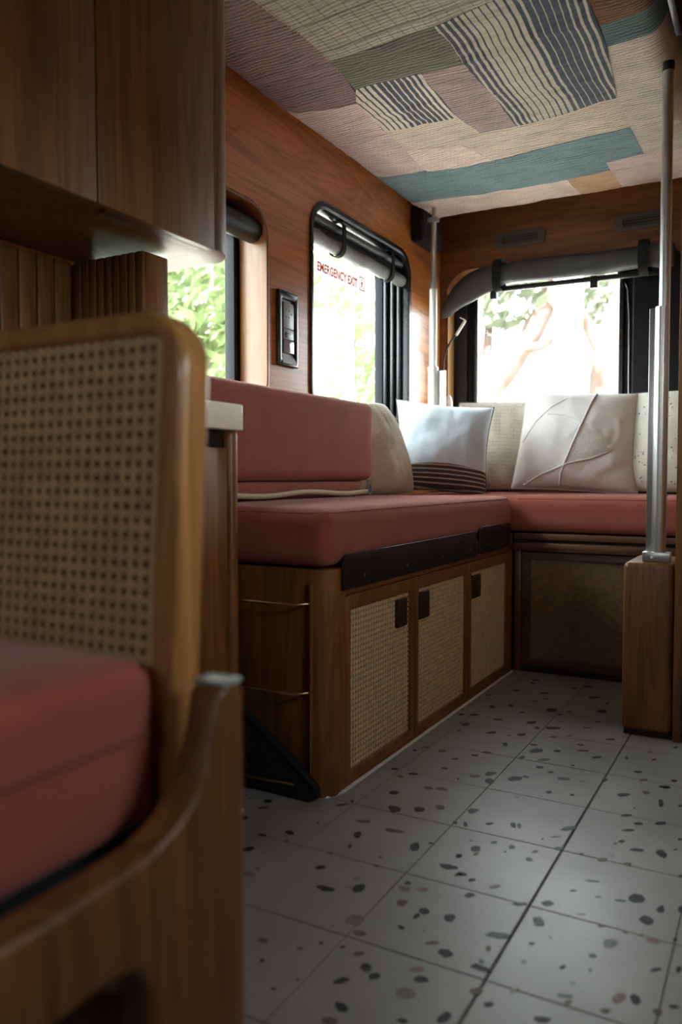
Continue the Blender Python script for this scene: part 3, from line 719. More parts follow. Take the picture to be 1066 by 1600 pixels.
patch('quilt_patch', [(556, 139), (644, 117), (658, 116), (690, 152), (714, 182), (637, 198), (600, 203), (557, 160)], 'q_stripe_small', .0024)
patch('quilt_patch', [(658, 116), (680, 110), (726, 97), (770, 148), (808, 197), (751, 209), (714, 182), (690, 152)], 'q_mauve_light', .0014)
patch('quilt_patch', [(360, 150), (415, 184), (470, 174), (520, 168), (557, 160), (600, 203), (634, 233), (668, 266), (570, 282), (520, 262), (420, 200)], 'q_pink', .0018)
patch('quilt_patch', [(600, 203), (637, 198), (714, 182), (751, 209), (808, 197), (900, 172), (964, 152), (985, 197), (878, 225), (772, 252), (720, 226), (634, 233)], 'q_beige', .0010)
patch('quilt_patch', [(634, 233), (720, 226), (772, 252), (700, 264), (668, 268)], 'q_pink_pale', .0022)
patch('quilt_patch', [(520, 262), (569, 280), (668, 267), (700, 264), (772, 252), (878, 225), (985, 197), (1006, 239), (947, 254), (954, 266), (885, 280), (790, 296), (700, 309), (629, 318), (540, 300)], 'q_teal', .0026)
patch('quilt_patch', [(540, 300), (629, 318), (700, 309), (790, 296), (885, 280), (909, 304), (940, 345), (690, 385), (560, 350)], 'q_pink_pale', .0016)
patch('quilt_patch', [(885, 280), (954, 266), (976, 297), (1000, 330), (940, 345), (909, 304)], 'q_tan', .0022)
patch('quilt_patch', [(947, 254), (1006, 239), (1090, 222), (1110, 320), (1000, 330), (976, 297), (954, 266)], 'q_pink', .0014)
patch('quilt_patch', [(949, 72), (1025, 52), (1100, 30), (1100, 222), (1006, 239), (985, 197), (964, 152)], 'q_cream', .0012)
patch('quilt_patch', [(937, 38), (1018, 15), (1090, -10), (1090, 32), (1025, 52), (949, 72)], 'q_teal_dark', .0020)
patch('quilt_patch', [(912, -68), (1080, -120), (1090, -10), (1018, 15), (937, 38), (920, 0)], 'q_rust', .0015)
box('side_rail', (BX1 + .004, 1.1, 1.615), (BX1 + .019, 1.98, 1.79), 'black', bed, .003)
for yy in (1.78, 1.90):
    tube('bolt', [(BX1 + .0015, yy, 1.64), (BX1 + .006, yy, 1.64)], .006, 'steel', bed, 8)

# ---- lifting poles
lp = thing('lift_pole', (-1.122, 2.72, .57), 'white telescopic bed pole in the rear corner behind the blue pillow', 'pole', 'bed lift poles')
tube('sleeve', [(-1.122, 2.715, .57), (-1.122, 2.715, 1.012)], .0175, 'alu_white', lp, 20)
box('sleeve_flange', (-1.112, 2.724, .57), (-1.078, 2.734, 1.008), 'alu_white', lp, .002)
tube('sleeve_collar', [(-1.122, 2.715, 1.008), (-1.122, 2.715, 1.020)], .0195, 'alu_white', lp, 20)
tube('rod', [(-1.122, 2.715, 1.012), (-1.122, 2.715, 1.30)], .0135, 'alu_white', lp, 16)
tube('inner_rod', [(-1.122, 2.715, 1.30), (-1.122, 2.715, 1.545)], .011, 'alu', lp, 16)
box('top_bracket', (-1.142, 2.702, 1.540), (-1.104, 2.728, 1.556), 'grey_plastic', lp, .003)
tube('bracket_pin', [(-1.122, 2.715, 1.55), (-1.122, 2.715, 1.60)], .007, 'steel', lp, 10)
rp = thing('lift_pole', (-.257, 2.03, .419), 'thick aluminium bed pole standing on the low wooden pedestal', 'pole', 'bed lift poles')
tube('sleeve', [(-.256, 2.030, .440), (-.256, 2.030, 1.022)], .0165, 'alu', rp, 24)
box('sleeve_flange', (-.286, 2.036, .440), (-.262, 2.043, 1.022), 'alu', rp, .0015)
tube('rod', [(-.252, 2.030, 1.02), (-.252, 2.030, 1.575)], .0125, 'alu', rp, 20)
tube('rod_cap', [(-.252, 2.030, 1.565), (-.252, 2.030, 1.585)], .0135, 'black', rp, 16)
box('foot_bracket', (-.290, 2.010, .4185), (-.228, 2.046, .442), 'alu', rp, .002)
tube('screw', [(-.268, 2.009, .430), (-.268, 2.005, .430)], .003, 'white_plastic', rp, 8)

# ---- black cover in the corner under the quilt
o = box('corner_cover', (XW + .001, 2.70, 1.478), (XW + .050, 2.90, 1.612), 'black_felt', None, .018, 4)
tag(recentre(o), 'black rounded cover fixed to the side wall in the corner under the quilt', 'cover')

# ================================================================== BENCHES
BX = -.745
def face(bn, lo, hi, mat='teak_y', name='frame_rail', r=.0015): return box(name, lo, hi, mat, bn, r)
bl = thing('bench_cabinet', (-.97, 1.9, 0), 'side bench cabinet with three rattan cane doors under a red seat', 'cabinet')
box('carcass', (-1.205, 1.318, .001), (-.772, 2.475, .440), 'blackwood', bl, 0)
box('end_panel', (-1.205, 1.298, .001), (-.778, 1.3175, .443), 'walnut_v', bl, .001)
# quarter-round corner post
q = [(-.790, 1.330)] + [(BX - .042 + .042 * math.cos(a), 1.297 + .042 + .042 * math.sin(a)) for a in [math.radians(-100 + 100 * k / 10) for k in range(11)]] + [(BX, 1.362), (-.770, 1.362), (-.790, 1.345)]
plate('corner_post', q, [], .001, .443, 'Z', 'teak_v', bl)
face(bl, (-.772, 1.3625, .388), (BX - .001, 2.475, .443), 'teak_y', 'top_rail')
face(bl, (-.772, 1.3625, .001), (BX - .003, 2.475, .010), 'teak_y', 'bottom_rail')
face(bl, (-.772, 2.432, .010), (BX - .002, 2.475, .388), 'teak_v', 'end_stile')
CP = .0116
for (y0, y1, lat) in ((1.3645, 1.7005, (1.604, 1.658)), (1.7035, 2.0655, (1.727, 1.790)), (2.0685, 2.4305, (2.102, 2.166))):
    dz0, dz1 = .0115, .386
    cy0, cy1, cz0, cz1 = y0 + .020, y1 - .022, .031, .357
    d = plate('cane_door', [(y0, dz0), (y1, dz0), (y1, dz1), (y0, dz1)], [[(cy0, cz0), (cy1, cz0), (cy1, cz1), (cy0, cz1)]], -.768, BX, 'X', 'teak_v', bl, .0012)
    cm = cane_mesh(cy1 - cy0, cz1 - cz0, CP)
    cm.transform(Matrix(((0, 0, 1, -.7535), (1, 0, 0, cy0), (0, 1, 0, cz0), (0, 0, 0, 1))))
    c = link('cane_webbing', cm, 'cane_lit', d, 0); c['kind'] = 'stuff'
    la = box('latch', (-.752, lat[0], .282), (-.744, lat[1], .347), 'latch', d, .003)
    tube('latch_button', [(-.7445, sum(lat) / 2, .315), (-.742, sum(lat) / 2, .315)], .009, 'latch', d, 14)
tube('silicone_bead', [(BX + .001, 1.345, .001), (BX + .001, 2.47, .001)], .004, 'silicone', bl, 6)
tube('silicone_bead', [(BX + .001, 1.345, .001), (BX - .012, 1.312, .001), (BX - .042, 1.296, .001)], .0035, 'silicone', bl, 6)
def kplate(name, y0, y1, z0, z1, lab):
    o = thing(name, (BX, (y0 + y1) / 2, z0), lab, 'panel', 'cushion retaining plates')
    pts = [(y0, z0), (y1, z0), (y1, z1 - .012), (y1 - .012, z1), (y0 + .022, z1), (y0 + .006, z1 - .008), (y0, z1 - .022)]
    plate('plate', pts, [], BX + .0005, BX + .005, 'X', 'black_plate', o, .0008)
    n = max(2, int((y1 - y0) / .19))
    for k in range(n):
        yy = y0 + .09 + k * (y1 - y0 - .14) / max(1, n - 1)
        tube('bolt', [(BX + .005, yy, z0 + .022), (BX + .0068, yy, z0 + .022)], .0035, 'steel', o, 8)
kplate('retaining_plate', 1.343, 2.118, .400, .470, 'long black plate holding the seat cushion above the cane doors')
kplate('retaining_plate', 2.142, 2.428, .404, .480, 'short black plate holding the seat cushion near the inner corner')

bb = thing('bench_cabinet', (-.6, 2.75, 0), 'rear bench cabinet with a brown woven panel below the window pillows', 'cabinet')
box('carcass', (-1.205, 2.512, .001), (-.216, 2.995, .440), 'blackwood', bb, 0)
face(bb, (-.744, 2.478, .424), (-.216, 2.512, .443), 'walnut_x', 'seat_board')
face(bb, (-.744, 2.470, .388), (-.216, 2.512, .414), 'walnut_x', 'drawer_board', .003)
box('shadow_gap', (-.744, 2.488, .414), (-.216, 2.5115, .424), 'blackwood', bb, 0)
face(bb, (-.742, 2.484, .001), (-.722, 2.512, .387), 'walnut_v', 'end_stile')
d = plate('woven_door', [(-.720, .020), (-.218, .020), (-.218, .384), (-.720, .384)], [[(-.694, .044), (-.240, .044), (-.240, .362), (-.694, .362)]], 2.486, 2.510, 'Y', 'walnut_x', bb, .001)
cm = cane_mesh(.454, .318, .0062, .0026, .0034, False)
cm.transform(Matrix(((1, 0, 0, -.694), (0, 0, -1, 2.498), (0, 1, 0, .044), (0, 0, 0, 1))))
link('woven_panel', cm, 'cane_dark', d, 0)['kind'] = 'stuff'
box('toe_strip', (-.742, 2.490, .001), (-.216, 2.5115, .0195), 'blackwood', bb, 0)

# ---- seat cushions
def cushion(name, lo, hi, r, lab, mat='red', cat='cushion', parent_loc=None, crown=.006, group=None):
    bm = bmesh.new()
    nx = max(4, int((hi[0] - lo[0]) / .05)); ny = max(4, int((hi[1] - lo[1]) / .05)); nz = max(3, int((hi[2] - lo[2]) / .03))
    cx, cy, cz = [(a + b) / 2 for a, b in zip(lo, hi)]; hx, hy, hz = [(b - a) / 2 for a, b in zip(lo, hi)]
    cache = {}
    def sp(n, h):
        base = [-h + 2 * h * k / n for k in range(n + 1)]
        rr = [r * t for t in (.15, .35, .6, 1.0)]
        s = sorted(set([round(b, 6) for b in base if abs(b) < h - r * 1.1] + [round(-h + t, 6) for t in rr] + [round(h - t, 6) for t in rr] + [-h, h]))
        return s
    X, Y, Z = sp(nx, hx), sp(ny, hy), sp(nz, hz)
    def vert(x, y, z):
        k = (round(x, 6), round(y, 6), round(z, 6))
        if k in cache: return cache[k]
        ix, iy, iz = max(-hx + r, min(hx - r, x)), max(-hy + r, min(hy - r, y)), max(-hz + r, min(hz - r, z))
        d = Vector((x - ix, y - iy, z - iz)); p = Vector((ix, iy, iz))
        if d.length > 1e-9: p += d.normalized() * r
        ux, uy = x / hx, y / hy
        if crown: p.z += crown * max(0, 1 - ux ** 4) * max(0, 1 - uy ** 4) * (1 if z > 0 else 0)
        p += Vector((0, 0, .0012 * noise.noise((p + Vector((cx, cy, cz))) * 9)))
        cache[k] = bm.verts.new(p + Vector((cx, cy, cz))); return cache[k]
    def quadgrid(A, B, fn):
        for i in range(len(A) - 1):
            for j in range(len(B) - 1):
                try: bm.faces.new((fn(A[i], B[j]), fn(A[i + 1], B[j]), fn(A[i + 1], B[j + 1]), fn(A[i], B[j + 1])))
                except ValueError: pass
    for s in (-1, 1):
        quadgrid(X, Y, lambda a, b: vert(a, b, s * hz)); quadgrid(X, Z, lambda a, b: vert(a, s * hy, b)); quadgrid(Y, Z, lambda a, b: vert(s * hx, a, b))
    bmesh.ops.recalc_face_normals(bm, faces=bm.faces[:])
    t = thing(name, (cx, cy, lo[2]), lab, cat, group)
    link('cover', bm_mesh(bm), mat, t, 70)
    return t
c1 = cushion('seat_cushion', (-1.198, 1.292, .446), (-.749, 2.4835, .560), .030, 'long red seat cushion on the side bench with cane doors', crown=.006)
tube('piping', [(-1.19, 1.3005, .5515), (-.79, 1.3005, .5515), (-.772, 1.304, .5515), (-.761, 1.315, .5515), (-.7575, 1.333, .5515), (-.7575, 2.45, .5515)], .0018, 'red', c1, 6)
c2 = cushion('seat_cushion', (-1.198, 2.4865, .446), (-.217, 2.992, .560), .030, 'red seat cushion on the rear bench under the pillows', crown=.006)
tube('piping', [(-.735, 2.495, .5515), (-.23, 2.495, .5515)], .0018, 'red', c2, 6)
br = cushion('backrest_cushion', (-1.165, 1.235, .610), (-1.060, 2.118, .838), .026, 'upright red backrest cushion along the side wall', crown=0)
bk = cushion('bolster_cushion', (-1.160, 1.235, .5665), (-1.068, 2.05, .6085), .012, 'thin red bolster strip under the backrest cushion', crown=0)
rope = tube('rope', [(-1.052, 1.22 + .83 * k / 16, .579 + .004 * math.sin(k * .8)) for k in range(17)], .0065, 'rope', None, 8)
tag(recentre(rope), 'cream cord lying along the foot of the red backrest', 'cord')
cl = thing('cord_clip', (-1.05, 2.06, .567), 'small clear clip hanging at the end of the cream cord', 'clip')
bm = bmesh.new(); add_tube(bm, [(-1.050, 2.062 + .010 * math.cos(a), .588 + .017 * math.sin(a)) for a in [2 * math.pi * k / 16 for k in range(17)]], .004, 8); link('ring', bm_mesh(bm), 'clear', cl)
box('tab', (-1.055, 2.055, .602), (-1.045, 2.069, .612), 'clear', cl, .002)

# ---- magazine rack on the bench end
rk = thing('wire_rack', (-.95, 1.297, .02), 'brass wire magazine rack on the end of the side bench', 'rack')
box('rail', (-.7835, 1.2895, .010), (-.7795, 1.2975, .420), 'walnut_v', rk, .001)
tube('rail_edge', [(-.781, 1.2885, .012), (-.781, 1.2885, .418)], .0014, 'brass', rk, 6)
for z in (.378, .206, .031):
    tube('wire', [(-.785, 1.2965, z), (-.795, 1.284, z), (-.812, 1.272, z - .001), (-.86, 1.266, z), (-.96, 1.264, z), (-1.06, 1.268, z), (-1.09, 1.284, z), (-1.10, 1.2965, z)], .0024, 'brass', rk, 8)
fo = thing('folded_bag', (-.95, 1.27, 0), 'black folded bag slipped behind the lowest wire of the brass rack', 'bag')
def onend(x, y): p = ony(x, y, 1.279); return (p.x, max(.002, p.z))
pts = [(-1.12, .25), onend(372, 1095), onend(440, 1165), onend(497, 1228), onend(500, 1246), onend(482, 1258), (-.86, .008), (-1.12, .004)]
plate('body', pts, [], 1.2725, 1.2865, 'Y', 'black_felt', fo, .003)
tube('edge_binding', [(-1.12, 1.2715, .246)] + [(p[0], 1.2715, p[1] - .004) for p in pts[1:4]], .0035, 'black', fo, 6)

# ---- pillows
def link_local(name, bm, mat, parent, smooth=80):
    me = bm_mesh(bm, name); o = bpy.data.objects.new(name, me); me.materials.append(M[mat]); o.parent = parent; COL.objects.link(o)
    me.polygons.foreach_set('use_smooth', [True] * len(me.polygons)); me.set_sharp_from_angle(angle=math.radians(smooth)); return o
def pillow(name, loc, w, h, t, yaw, lean, roll, lab, bands, back, pinch=.07, seed=0, pipe=None, pw=.42, sag=0.0, fold=.004):
    """local x across, y up, z out of the face; bands = [(v0, v1, part name, material)] of the front"""
    root = thing(name, loc, lab, 'pillow', 'scatter pillows')
    # face normal points to (sin yaw, -cos yaw); lean tips the top backwards
    root.rotation_mode = 'QUATERNION'
    root.rotation_quaternion = (Matrix.Rotation(yaw, 4, 'Z') @ Matrix.Rotation(HP - lean, 4, 'X') @ Matrix.Rotation(roll, 4, 'Z')).to_quaternion()
    def P(u, v, s):
        x = w / 2 * u * (1 - pinch * (1 - v * v)) ; y = h / 2 * v * (1 - pinch * (1 - u * u))
        x *= 1 + sag * (-v) * .5
        e = max(0, (1 - u * u) * (1 - v * v)) ** pw
        z = s * t / 2 * e * (1 - .25 * v * sag)
        q = Vector((x * 11 + seed * 3.7, y * 11, s * 2.0))
        z += e * (.009 * noise.noise(q) + .004 * noise.noise(q * 2.7)) * 1.0
        z += fold * e * (abs(noise.noise(Vector((x * 34 + 5 * noise.noise(q * .4), y * 5, seed)))) - .25)
        return Vector((x, y + h / 2, z))
    def surf(v0, v1, s, nm, mat, lift=0):
        bm = bmesh.new(); nu, nv = 40, max(6, int(40 * (v1 - v0) / 2)); g = []
        for j in range(nv + 1):
            v = v0 + (v1 - v0) * j / nv; v = math.sin(v * HP) * .45 + v * .55
            g.append([bm.verts.new(P(math.sin((-1 + 2 * i / nu) * HP) * .45 + (-1 + 2 * i / nu) * .55, v, s) + Vector((0, 0, lift * s))) for i in range(nu + 1)])
        for j in range(nv):
            for i in range(nu):
                f = (g[j][i], g[j][i + 1], g[j + 1][i + 1], g[j + 1][i])
                bm.faces.new(f if s > 0 else f[::-1])
        return link_local(nm, bm, mat, root)
    for (v0, v1, nm, mat) in bands: surf(v0, v1, 1, nm, mat)
    surf(-1, 1, -1, 'back_cover', back)
    if pipe:
        bm = bmesh.new()
        path = [P(-1 + 2 * k / 20, -1, 1) for k in range(20)] + [P(1, -1 + 2 * k / 20, 1) for k in range(20)] + [P(1 - 2 * k / 20, 1, 1) for k in range(20)] + [P(-1, 1 - 2 * k / 20, 1) for k in range(21)]
        add_tube(bm, path, .0028, 6); link_local('piping', bm, pipe, root)
    root['_dummy'] = 0; del root['_dummy']
    return root, P
def cord(root, P, uvs, mat, r=.0028, lift=.002):
    bm = bmesh.new(); pts = []
    for (a, b) in zip(uvs, uvs[1:]):
        for k in range(8): t = k / 8; pts.append(P(a[0] + (b[0] - a[0]) * t, a[1] + (b[1] - a[1]) * t, 1) + Vector((0, 0, lift)))
    pts.append(P(uvs[-1][0], uvs[-1][1], 1) + Vector((0, 0, lift)))
    add_tube(bm, pts, r, 6); link_local('cord', bm, mat, root)
ZS = .571
pillow('pillow', (-1.10, 2.275, ZS), .21, .285, .13, math.radians(78), math.radians(10), 0, 'cream boucle pillow squeezed between the red backrest and the blue pillow', [(-1, 1, 'front_cover', 'boucle')], 'boucle', -.05, 1, None, .45, .8)
r1, P1 = pillow('pillow', (-1.012, 2.515, ZS - .010), .33, .325, .19, math.radians(30), math.radians(14), math.radians(-5), 'pale blue linen pillow with a dark striped lower band', [(-.42, 1, 'blue_panel', 'linen_blue'), (-1, -.42, 'striped_band', 'banded')], 'taupe', .10, 2, 'piping_dark', .42, -.06)
pillow('pillow', (-.930, 2.84, ZS), .29, .335, .16, math.radians(12), math.radians(10), 0, 'taupe pillow with a maze-like raised pattern beside the blue pillow', [(-1, 1, 'front_cover', 'maze')], 'taupe', .02, 3, 'piping_dark', .45, .1)
r3, P3 = pillow('pillow', (-.630, 2.78, ZS), .395, .35, .20, math.radians(8), math.radians(12), math.radians(-3), 'pale linen pillow with raised crossing cords', [(-1, 1, 'front_cover', 'linen_cream')], 'linen_cream', .03, 4, 'piping_cream', .46, .12, .011)
cord(r3, P3, [(.30, .97), (.12, .3), (-.02, -.15), (-.18, -.75), (-.20, -.95)], 'piping_cream', .0035)
cord(r3, P3, [(-.78, -.96), (-.5, -.78), (-.1, -.58), (.30, -.44), (.55, -.30)], 'piping_cream', .0035)
cord(r3, P3, [(-.92, -.10), (-.72, .30), (-.45, .62), (-.20, .82)], 'piping_cream', .0018, 0)
cord(r3, P3, [(-.52, .45), (-.2, .42), (.05, .30), (.12, .22)], 'piping_cream', .0014, 0)
bm = bmesh.new()                                                   # corduroy wedge between the cords
uv = [(.14, .28), (.40, .10), (.56, -.05), (.62, -.28), (.30, -.42), (-.02, -.54), (-.08, -.35), (.02, -.05)]
cen = bm.verts.new(P3(.25, -.15, 1) + Vector((0, 0, .0025))); rg = [[bm.verts.new(P3(.25 + (u - .25) * s, -.15 + (v + .15) * s, 1) + Vector((0, 0, .0025))) for u, v in uv] for s in (.33, .66, 1)]
for k in range(8):
    k2 = (k + 1) % 8; bm.faces.new((cen, rg[0][k], rg[0][k2]))
    for a, b in zip(rg, rg[1:]): bm.faces.new((a[k], b[k], b[k2], a[k2]))
link_local('corduroy_patch', bm, 'corduroy', r3)
r4, P4 = pillow('pillow', (-.347, 2.83, ZS), .25, .345, .17, math.radians(-4), math.radians(12), 0, 'ivory pillow with small dark dots behind the thick pole', [(-1, 1, 'front_cover', 'cotton_white')], 'cotton_white', .0, 5, 'piping_dark', .48, .1)
bm = bmesh.new(); random.seed(3)
for _ in range(70):
    u, v = random.uniform(-.9, .6), random.uniform(-.9, .85); a = random.uniform(0, 3.14); L = random.uniform(.0018, .0034)
    p = P4(u, v, 1) + Vector((0, 0, .0012))
    bmesh.ops.create_uvsphere(bm, u_segments=6, v_segments=4, radius=1, matrix=Matrix.Translation(p) @ Matrix.Rotation(a, 4, 'Z') @ Matrix.Diagonal((L * .6, L, .0008, 1)))
link_local('stitched_dots', bm, 'black', r4)['kind'] = 'stuff'

# ---- reading lamp
la = thing('reading_lamp', (-1.158, 2.945, .87), 'gooseneck reading lamp with a slim white head beside the rear window', 'lamp')
bm = bmesh.new(); bmesh.ops.create_uvsphere(bm, u_segments=20, v_segments=12, radius=1, matrix=Matrix.Translation((-1.150, 2.945, .905)) @ Matrix.Diagonal((.016, .012, .036, 1)))
link('base', bm_mesh(bm), 'white_plastic', la, 80)
stem = [(-1.158, 2.935, .90), (-1.166, 2.932, .95), (-1.168, 2.930, 1.02), (-1.166, 2.930, 1.08), (-1.156, 2.930, 1.115), (-1.138, 2.930, 1.145), (-1.115, 2.930, 1.170)]
tube('stem', stem, .0038, 'black', la, 8)
tube('head', [(-1.115, 2.930, 1.168), (-1.078, 2.930, 1.222)], .0055, 'alu_white', la, 12)
tube('head_tip', [(-1.078, 2.930, 1.222), (-1.096, 2.918, 1.232)], .0025, 'alu_white', la, 8)

# ---- power outlet on the wall
po = thing('power_outlet', (XW, 1.866, .925), 'black framed power outlet panel on the teak wall between the windows', 'outlet')
plate('bezel', rrect(1.816, .925, 1.918, 1.130, .004, 3), [rrect(1.834, .945, 1.902, 1.108, .003, 3)], XW + .0005, XW + .011, 'X', 'black_gloss', po, .004)
box('backing', (XW + .0005, 1.834, .945), (XW + .004, 1.902, 1.108), 'black', po, 0)
s1 = box('socket_plate', (XW + .004, 1.846, 1.030), (XW + .008, 1.898, 1.100), 'grey_plastic', po, .001)
for (dy, dz) in ((-.011, .052), (.003, .048), (.014, .040), (-.011, .030), (.002, .030)):
    tube('socket_hole', [(XW + .0078, 1.870 + dy, 1.030 + dz), (XW + .0086, 1.870 + dy, 1.030 + dz)], .0034, 'black', s1, 8)
s2 = box('usb_plate', (XW + .004, 1.846, 1.000), (XW + .008, 1.898, 1.028), 'grey_plastic', po, .001)
box('usb_port', (XW + .0078, 1.852, 1.004), (XW + .0088, 1.882, 1.018), 'black', s2, .001)
box('switch', (XW + .004, 1.846, .962), (XW + .009, 1.898, .998), 'clear', po, .002)
bm = bmesh.new()
vs_ = [bm.verts.new(p) for p in ((XW + .004, 1.846, .960), (XW + .004, 1.898, .960), (XW + .015, 1.906, .932), (XW + .015, 1.832, .932), (XW + .004, 1.832, .932), (XW + .004, 1.906, .932))]
bm.faces.new((vs_[0], vs_[1], vs_[2], vs_[3])); bm.faces.new((vs_[1], vs_[5], vs_[2])); bm.faces.new((vs_[0], vs_[3], vs_[4])); bm.faces.new((vs_[3], vs_[2], vs_[5], vs_[4])); bm.faces.new((vs_[0], vs_[4], vs_[5], vs_[1]))
bmesh.ops.recalc_face_normals(bm, faces=bm.faces[:]); link('flip_cover', bm_mesh(bm), 'alu', po, 0)

# ================================================================== RIGHT SIDE
pd = thing('pedestal', (-.273, 2.09, 0), 'low rounded wooden pedestal under the thick aluminium pole', 'pedestal')
box('box_body', (-.330, 1.990, .012), (-.2165, 2.20, .418), 'walnut_v', pd, .014, 4)
box('plinth', (-.324, 1.997, .001), (-.2165, 2.19, .014), 'blackwood', pd, 0)
tc = thing('tall_cabinet', (.1, 2.4, 0), 'tall dark wooden cabinet at the right edge beside the pedestal', 'cabinet')
box('side_panel', (-.2135, 1.985, .001), (-.195, 2.99, ZC - .002), 'walnut_v', tc, .001)
box('carcass', (-.1945, 2.004, .001), (.417, 2.99, ZC - .002), 'walnut_v', tc, 0)
box('door', (-.1945, 1.985, .02), (.10, 2.003, ZC - .02), 'walnut_v', tc, .002)
box('door', (.103, 1.985, .02), (.415, 2.003, ZC - .02), 'walnut_v', tc, .002)

# ================================================================== KITCHEN SIDE
kc = thing('kitchen_cabinet', (-1.03, .9, 0), 'narrow teak kitchen cabinet behind the rattan chair', 'cabinet')
box('carcass', (-1.205, .62, .001), (-.892, 1.176, .704), 'teak_v', kc, .001)
box('end_stile', (-.8915, 1.158, .001), (-.868, 1.183, .704), 'teak_v', kc, .009, 4)
box('door', (-.8915, .89, .02), (-.874, 1.155, .672), 'teak_v', kc, .002)
box('door', (-.8915, .622, .02), (-.874, .887, .672), 'teak_v', kc, .002)
box('shadow_rail', (-.8915, .622, .675), (-.885, 1.156, .704), 'blackwood', kc, 0)
tube('silicone_bead', [(-.868, 1.13, .001), (-.866, 1.184, .001), (-.90, 1.186, .001)], .004, 'silicone', kc, 6)
plate_o = plate('countertop', rrect(-1.205, .61, -.862, 1.194, .012, 5, (0, 1, 1, 0)), [], .7045, .752, 'Z', 'counter', None, .003)
tag(recentre(plate_o), 'cream stone countertop slab over the narrow teak cabinet', 'countertop')
tp = thing('tambour_panel', (XW, .75, .755), 'ribbed wooden backsplash under the overhead cabinet', 'panel')
box('backing', (XW + .001, .33, .755), (XW + .006, 1.094, 1.030), 'blackwood', tp, 0)
for k in range(19):
    box('slat', (XW + .006, .335 + k * .04, .755), (XW + .016, .335 + k * .04 + .0375, 1.030), 'walnut_v', tp, .004, 2)
pt = thing('partition', (-1.10, 1.13, .755), 'short upright wooden partition between countertop and overhead cabinet', 'partition')
box('board', (XW + .001, 1.108, .7545), (-1.018, 1.167, 1.030), 'teak_v', pt, .003)
for k in range(9):
    box('slat', (XW + .017 + k * .0195, 1.099, .7545), (XW + .017 + k * .0195 + .018, 1.108, 1.030), 'walnut_v', pt, .003, 2)
oc = thing('overhead_cabinet', (-1.05, .75, 1.034), 'large overhead wooden cabinet with a rounded end above the rattan chair', 'cabinet')
arc = [(-.985 + .068 * math.cos(math.radians(90 * k / 12)), 1.188 + .070 * math.sin(math.radians(90 * k / 12))) for k in range(13)]
plate('carcass', [(-1.205, .20), (-.925, .20), (-.925, 1.165), (-.917, 1.167)] + arc + [(-1.205, 1.258)], [], 1.036, ZC - .003, 'Z', 'walnut_v', oc, .002)
box('door', (-.924, .885, 1.031), (-.906, 1.1635, ZC - .01), 'walnut_v', oc, .002)
box('door', (-.924, .555, 1.031), (-.906, .8815, ZC - .01), 'walnut_v', oc, .002)
box('door', (-.924, .205, 1.031), (-.906, .5515, ZC - .01), 'walnut_v', oc, .002)
box('finger_pull', (-.944, .92, 1.0325), (-.926, 1.155, 1.036), 'walnut_x', oc, .001)

# ================================================================== RATTAN CHAIR
ch = thing('rattan_chair', (-.66, .25, 0), 'wooden armchair with a rattan cane back and thick red seat in the foreground', 'chair')
CX0, CX1 = -.905, -.4155
def lean(me):                                                      # recline: the back's top lies further away
    for v in me.vertices: v.co.y += (v.co.z - .714) * .066
    return me
FY0, FY1 = .4945, .5290
bo = rrect(CX0, .335, CX1, .757, .050, 10, (0, 0, 1, 1)); bi = rrect(CX0 + .027, .372, CX1 - .0265, .7365, .012, 5)
fr = link('back_frame', lean(plate_mesh(bo, [bi], FY0, FY1, 'Y', .006)), 'teak_light', ch)
cm = cane_mesh(CX1 - CX0 - .0535, .3645, .0118, .0016, .0030)
cm.transform(Matrix(((1, 0, 0, CX0 + .027), (0, 0, -1, FY0 + .007), (0, 1, 0, .372), (0, 0, 0, 1))))
link('cane_webbing', lean(cm), 'cane', fr, 0)['kind'] = 'stuff'
link('back_panel', lean(plate_mesh(rrect(CX0 + .024, .37, CX1 - .024, .738, .012, 5), [], FY1 - .010, FY1 - .004, 'Y')), 'blackwood', fr)
sc_ = cushion('tmp_cushion', (-.900, .02, .346), (-.4215, .470, .480), .022, None, crown=.006)
cov = sc_.children[0]; cov.name = 'seat_cushion'; cov.data.transform(Matrix.Translation(Vector(sc_.location) - Vector(ch.location))); cov.parent = ch
bpy.data.objects.remove(sc_, do_unlink=True)
tube('seat_seam', [(-.4205, .04, .425), (-.4205, .455, .425)], .0022, 'red_dark', ch, 6)
box('seat_base', (-.9245, .02, .318), (-.3875, .478, .3455), 'black_felt', ch, .004)
side = [(.492, .001), (.492, .457), (.488, .464), (.466, .464), (.461, .459), (.456, .437), (.443, .404), (.430, .391), (.4155, .381), (.390, .372), (.36, .370), (.317, .369), (.02, .369), (.005, .36), (.005, .001), (.065, .001), (.072, .28), (.085, .303), (.11, .306), (.355, .306), (.378, .298), (.386, .28), (.392, .001)]
for (xa, xb) in ((-.387, -.357), (-.955, -.925)):
    plate('side_frame', side, [], xa, xb, 'X', 'walnut_v', ch, .005)  # shade on the chair's side put into a darker wood
box('cross_rail', (-.925, .40, .20), (-.387, .44, .25), 'teak_y', ch, .004)
box('cross_rail', (-.925, .03, .26), (-.387, .06, .317), 'teak_y', ch, .004)
box('armrest_cap', (-.3885, .467, .4635), (-.3575, .4905, .468), 'cap_grey', ch, .002)

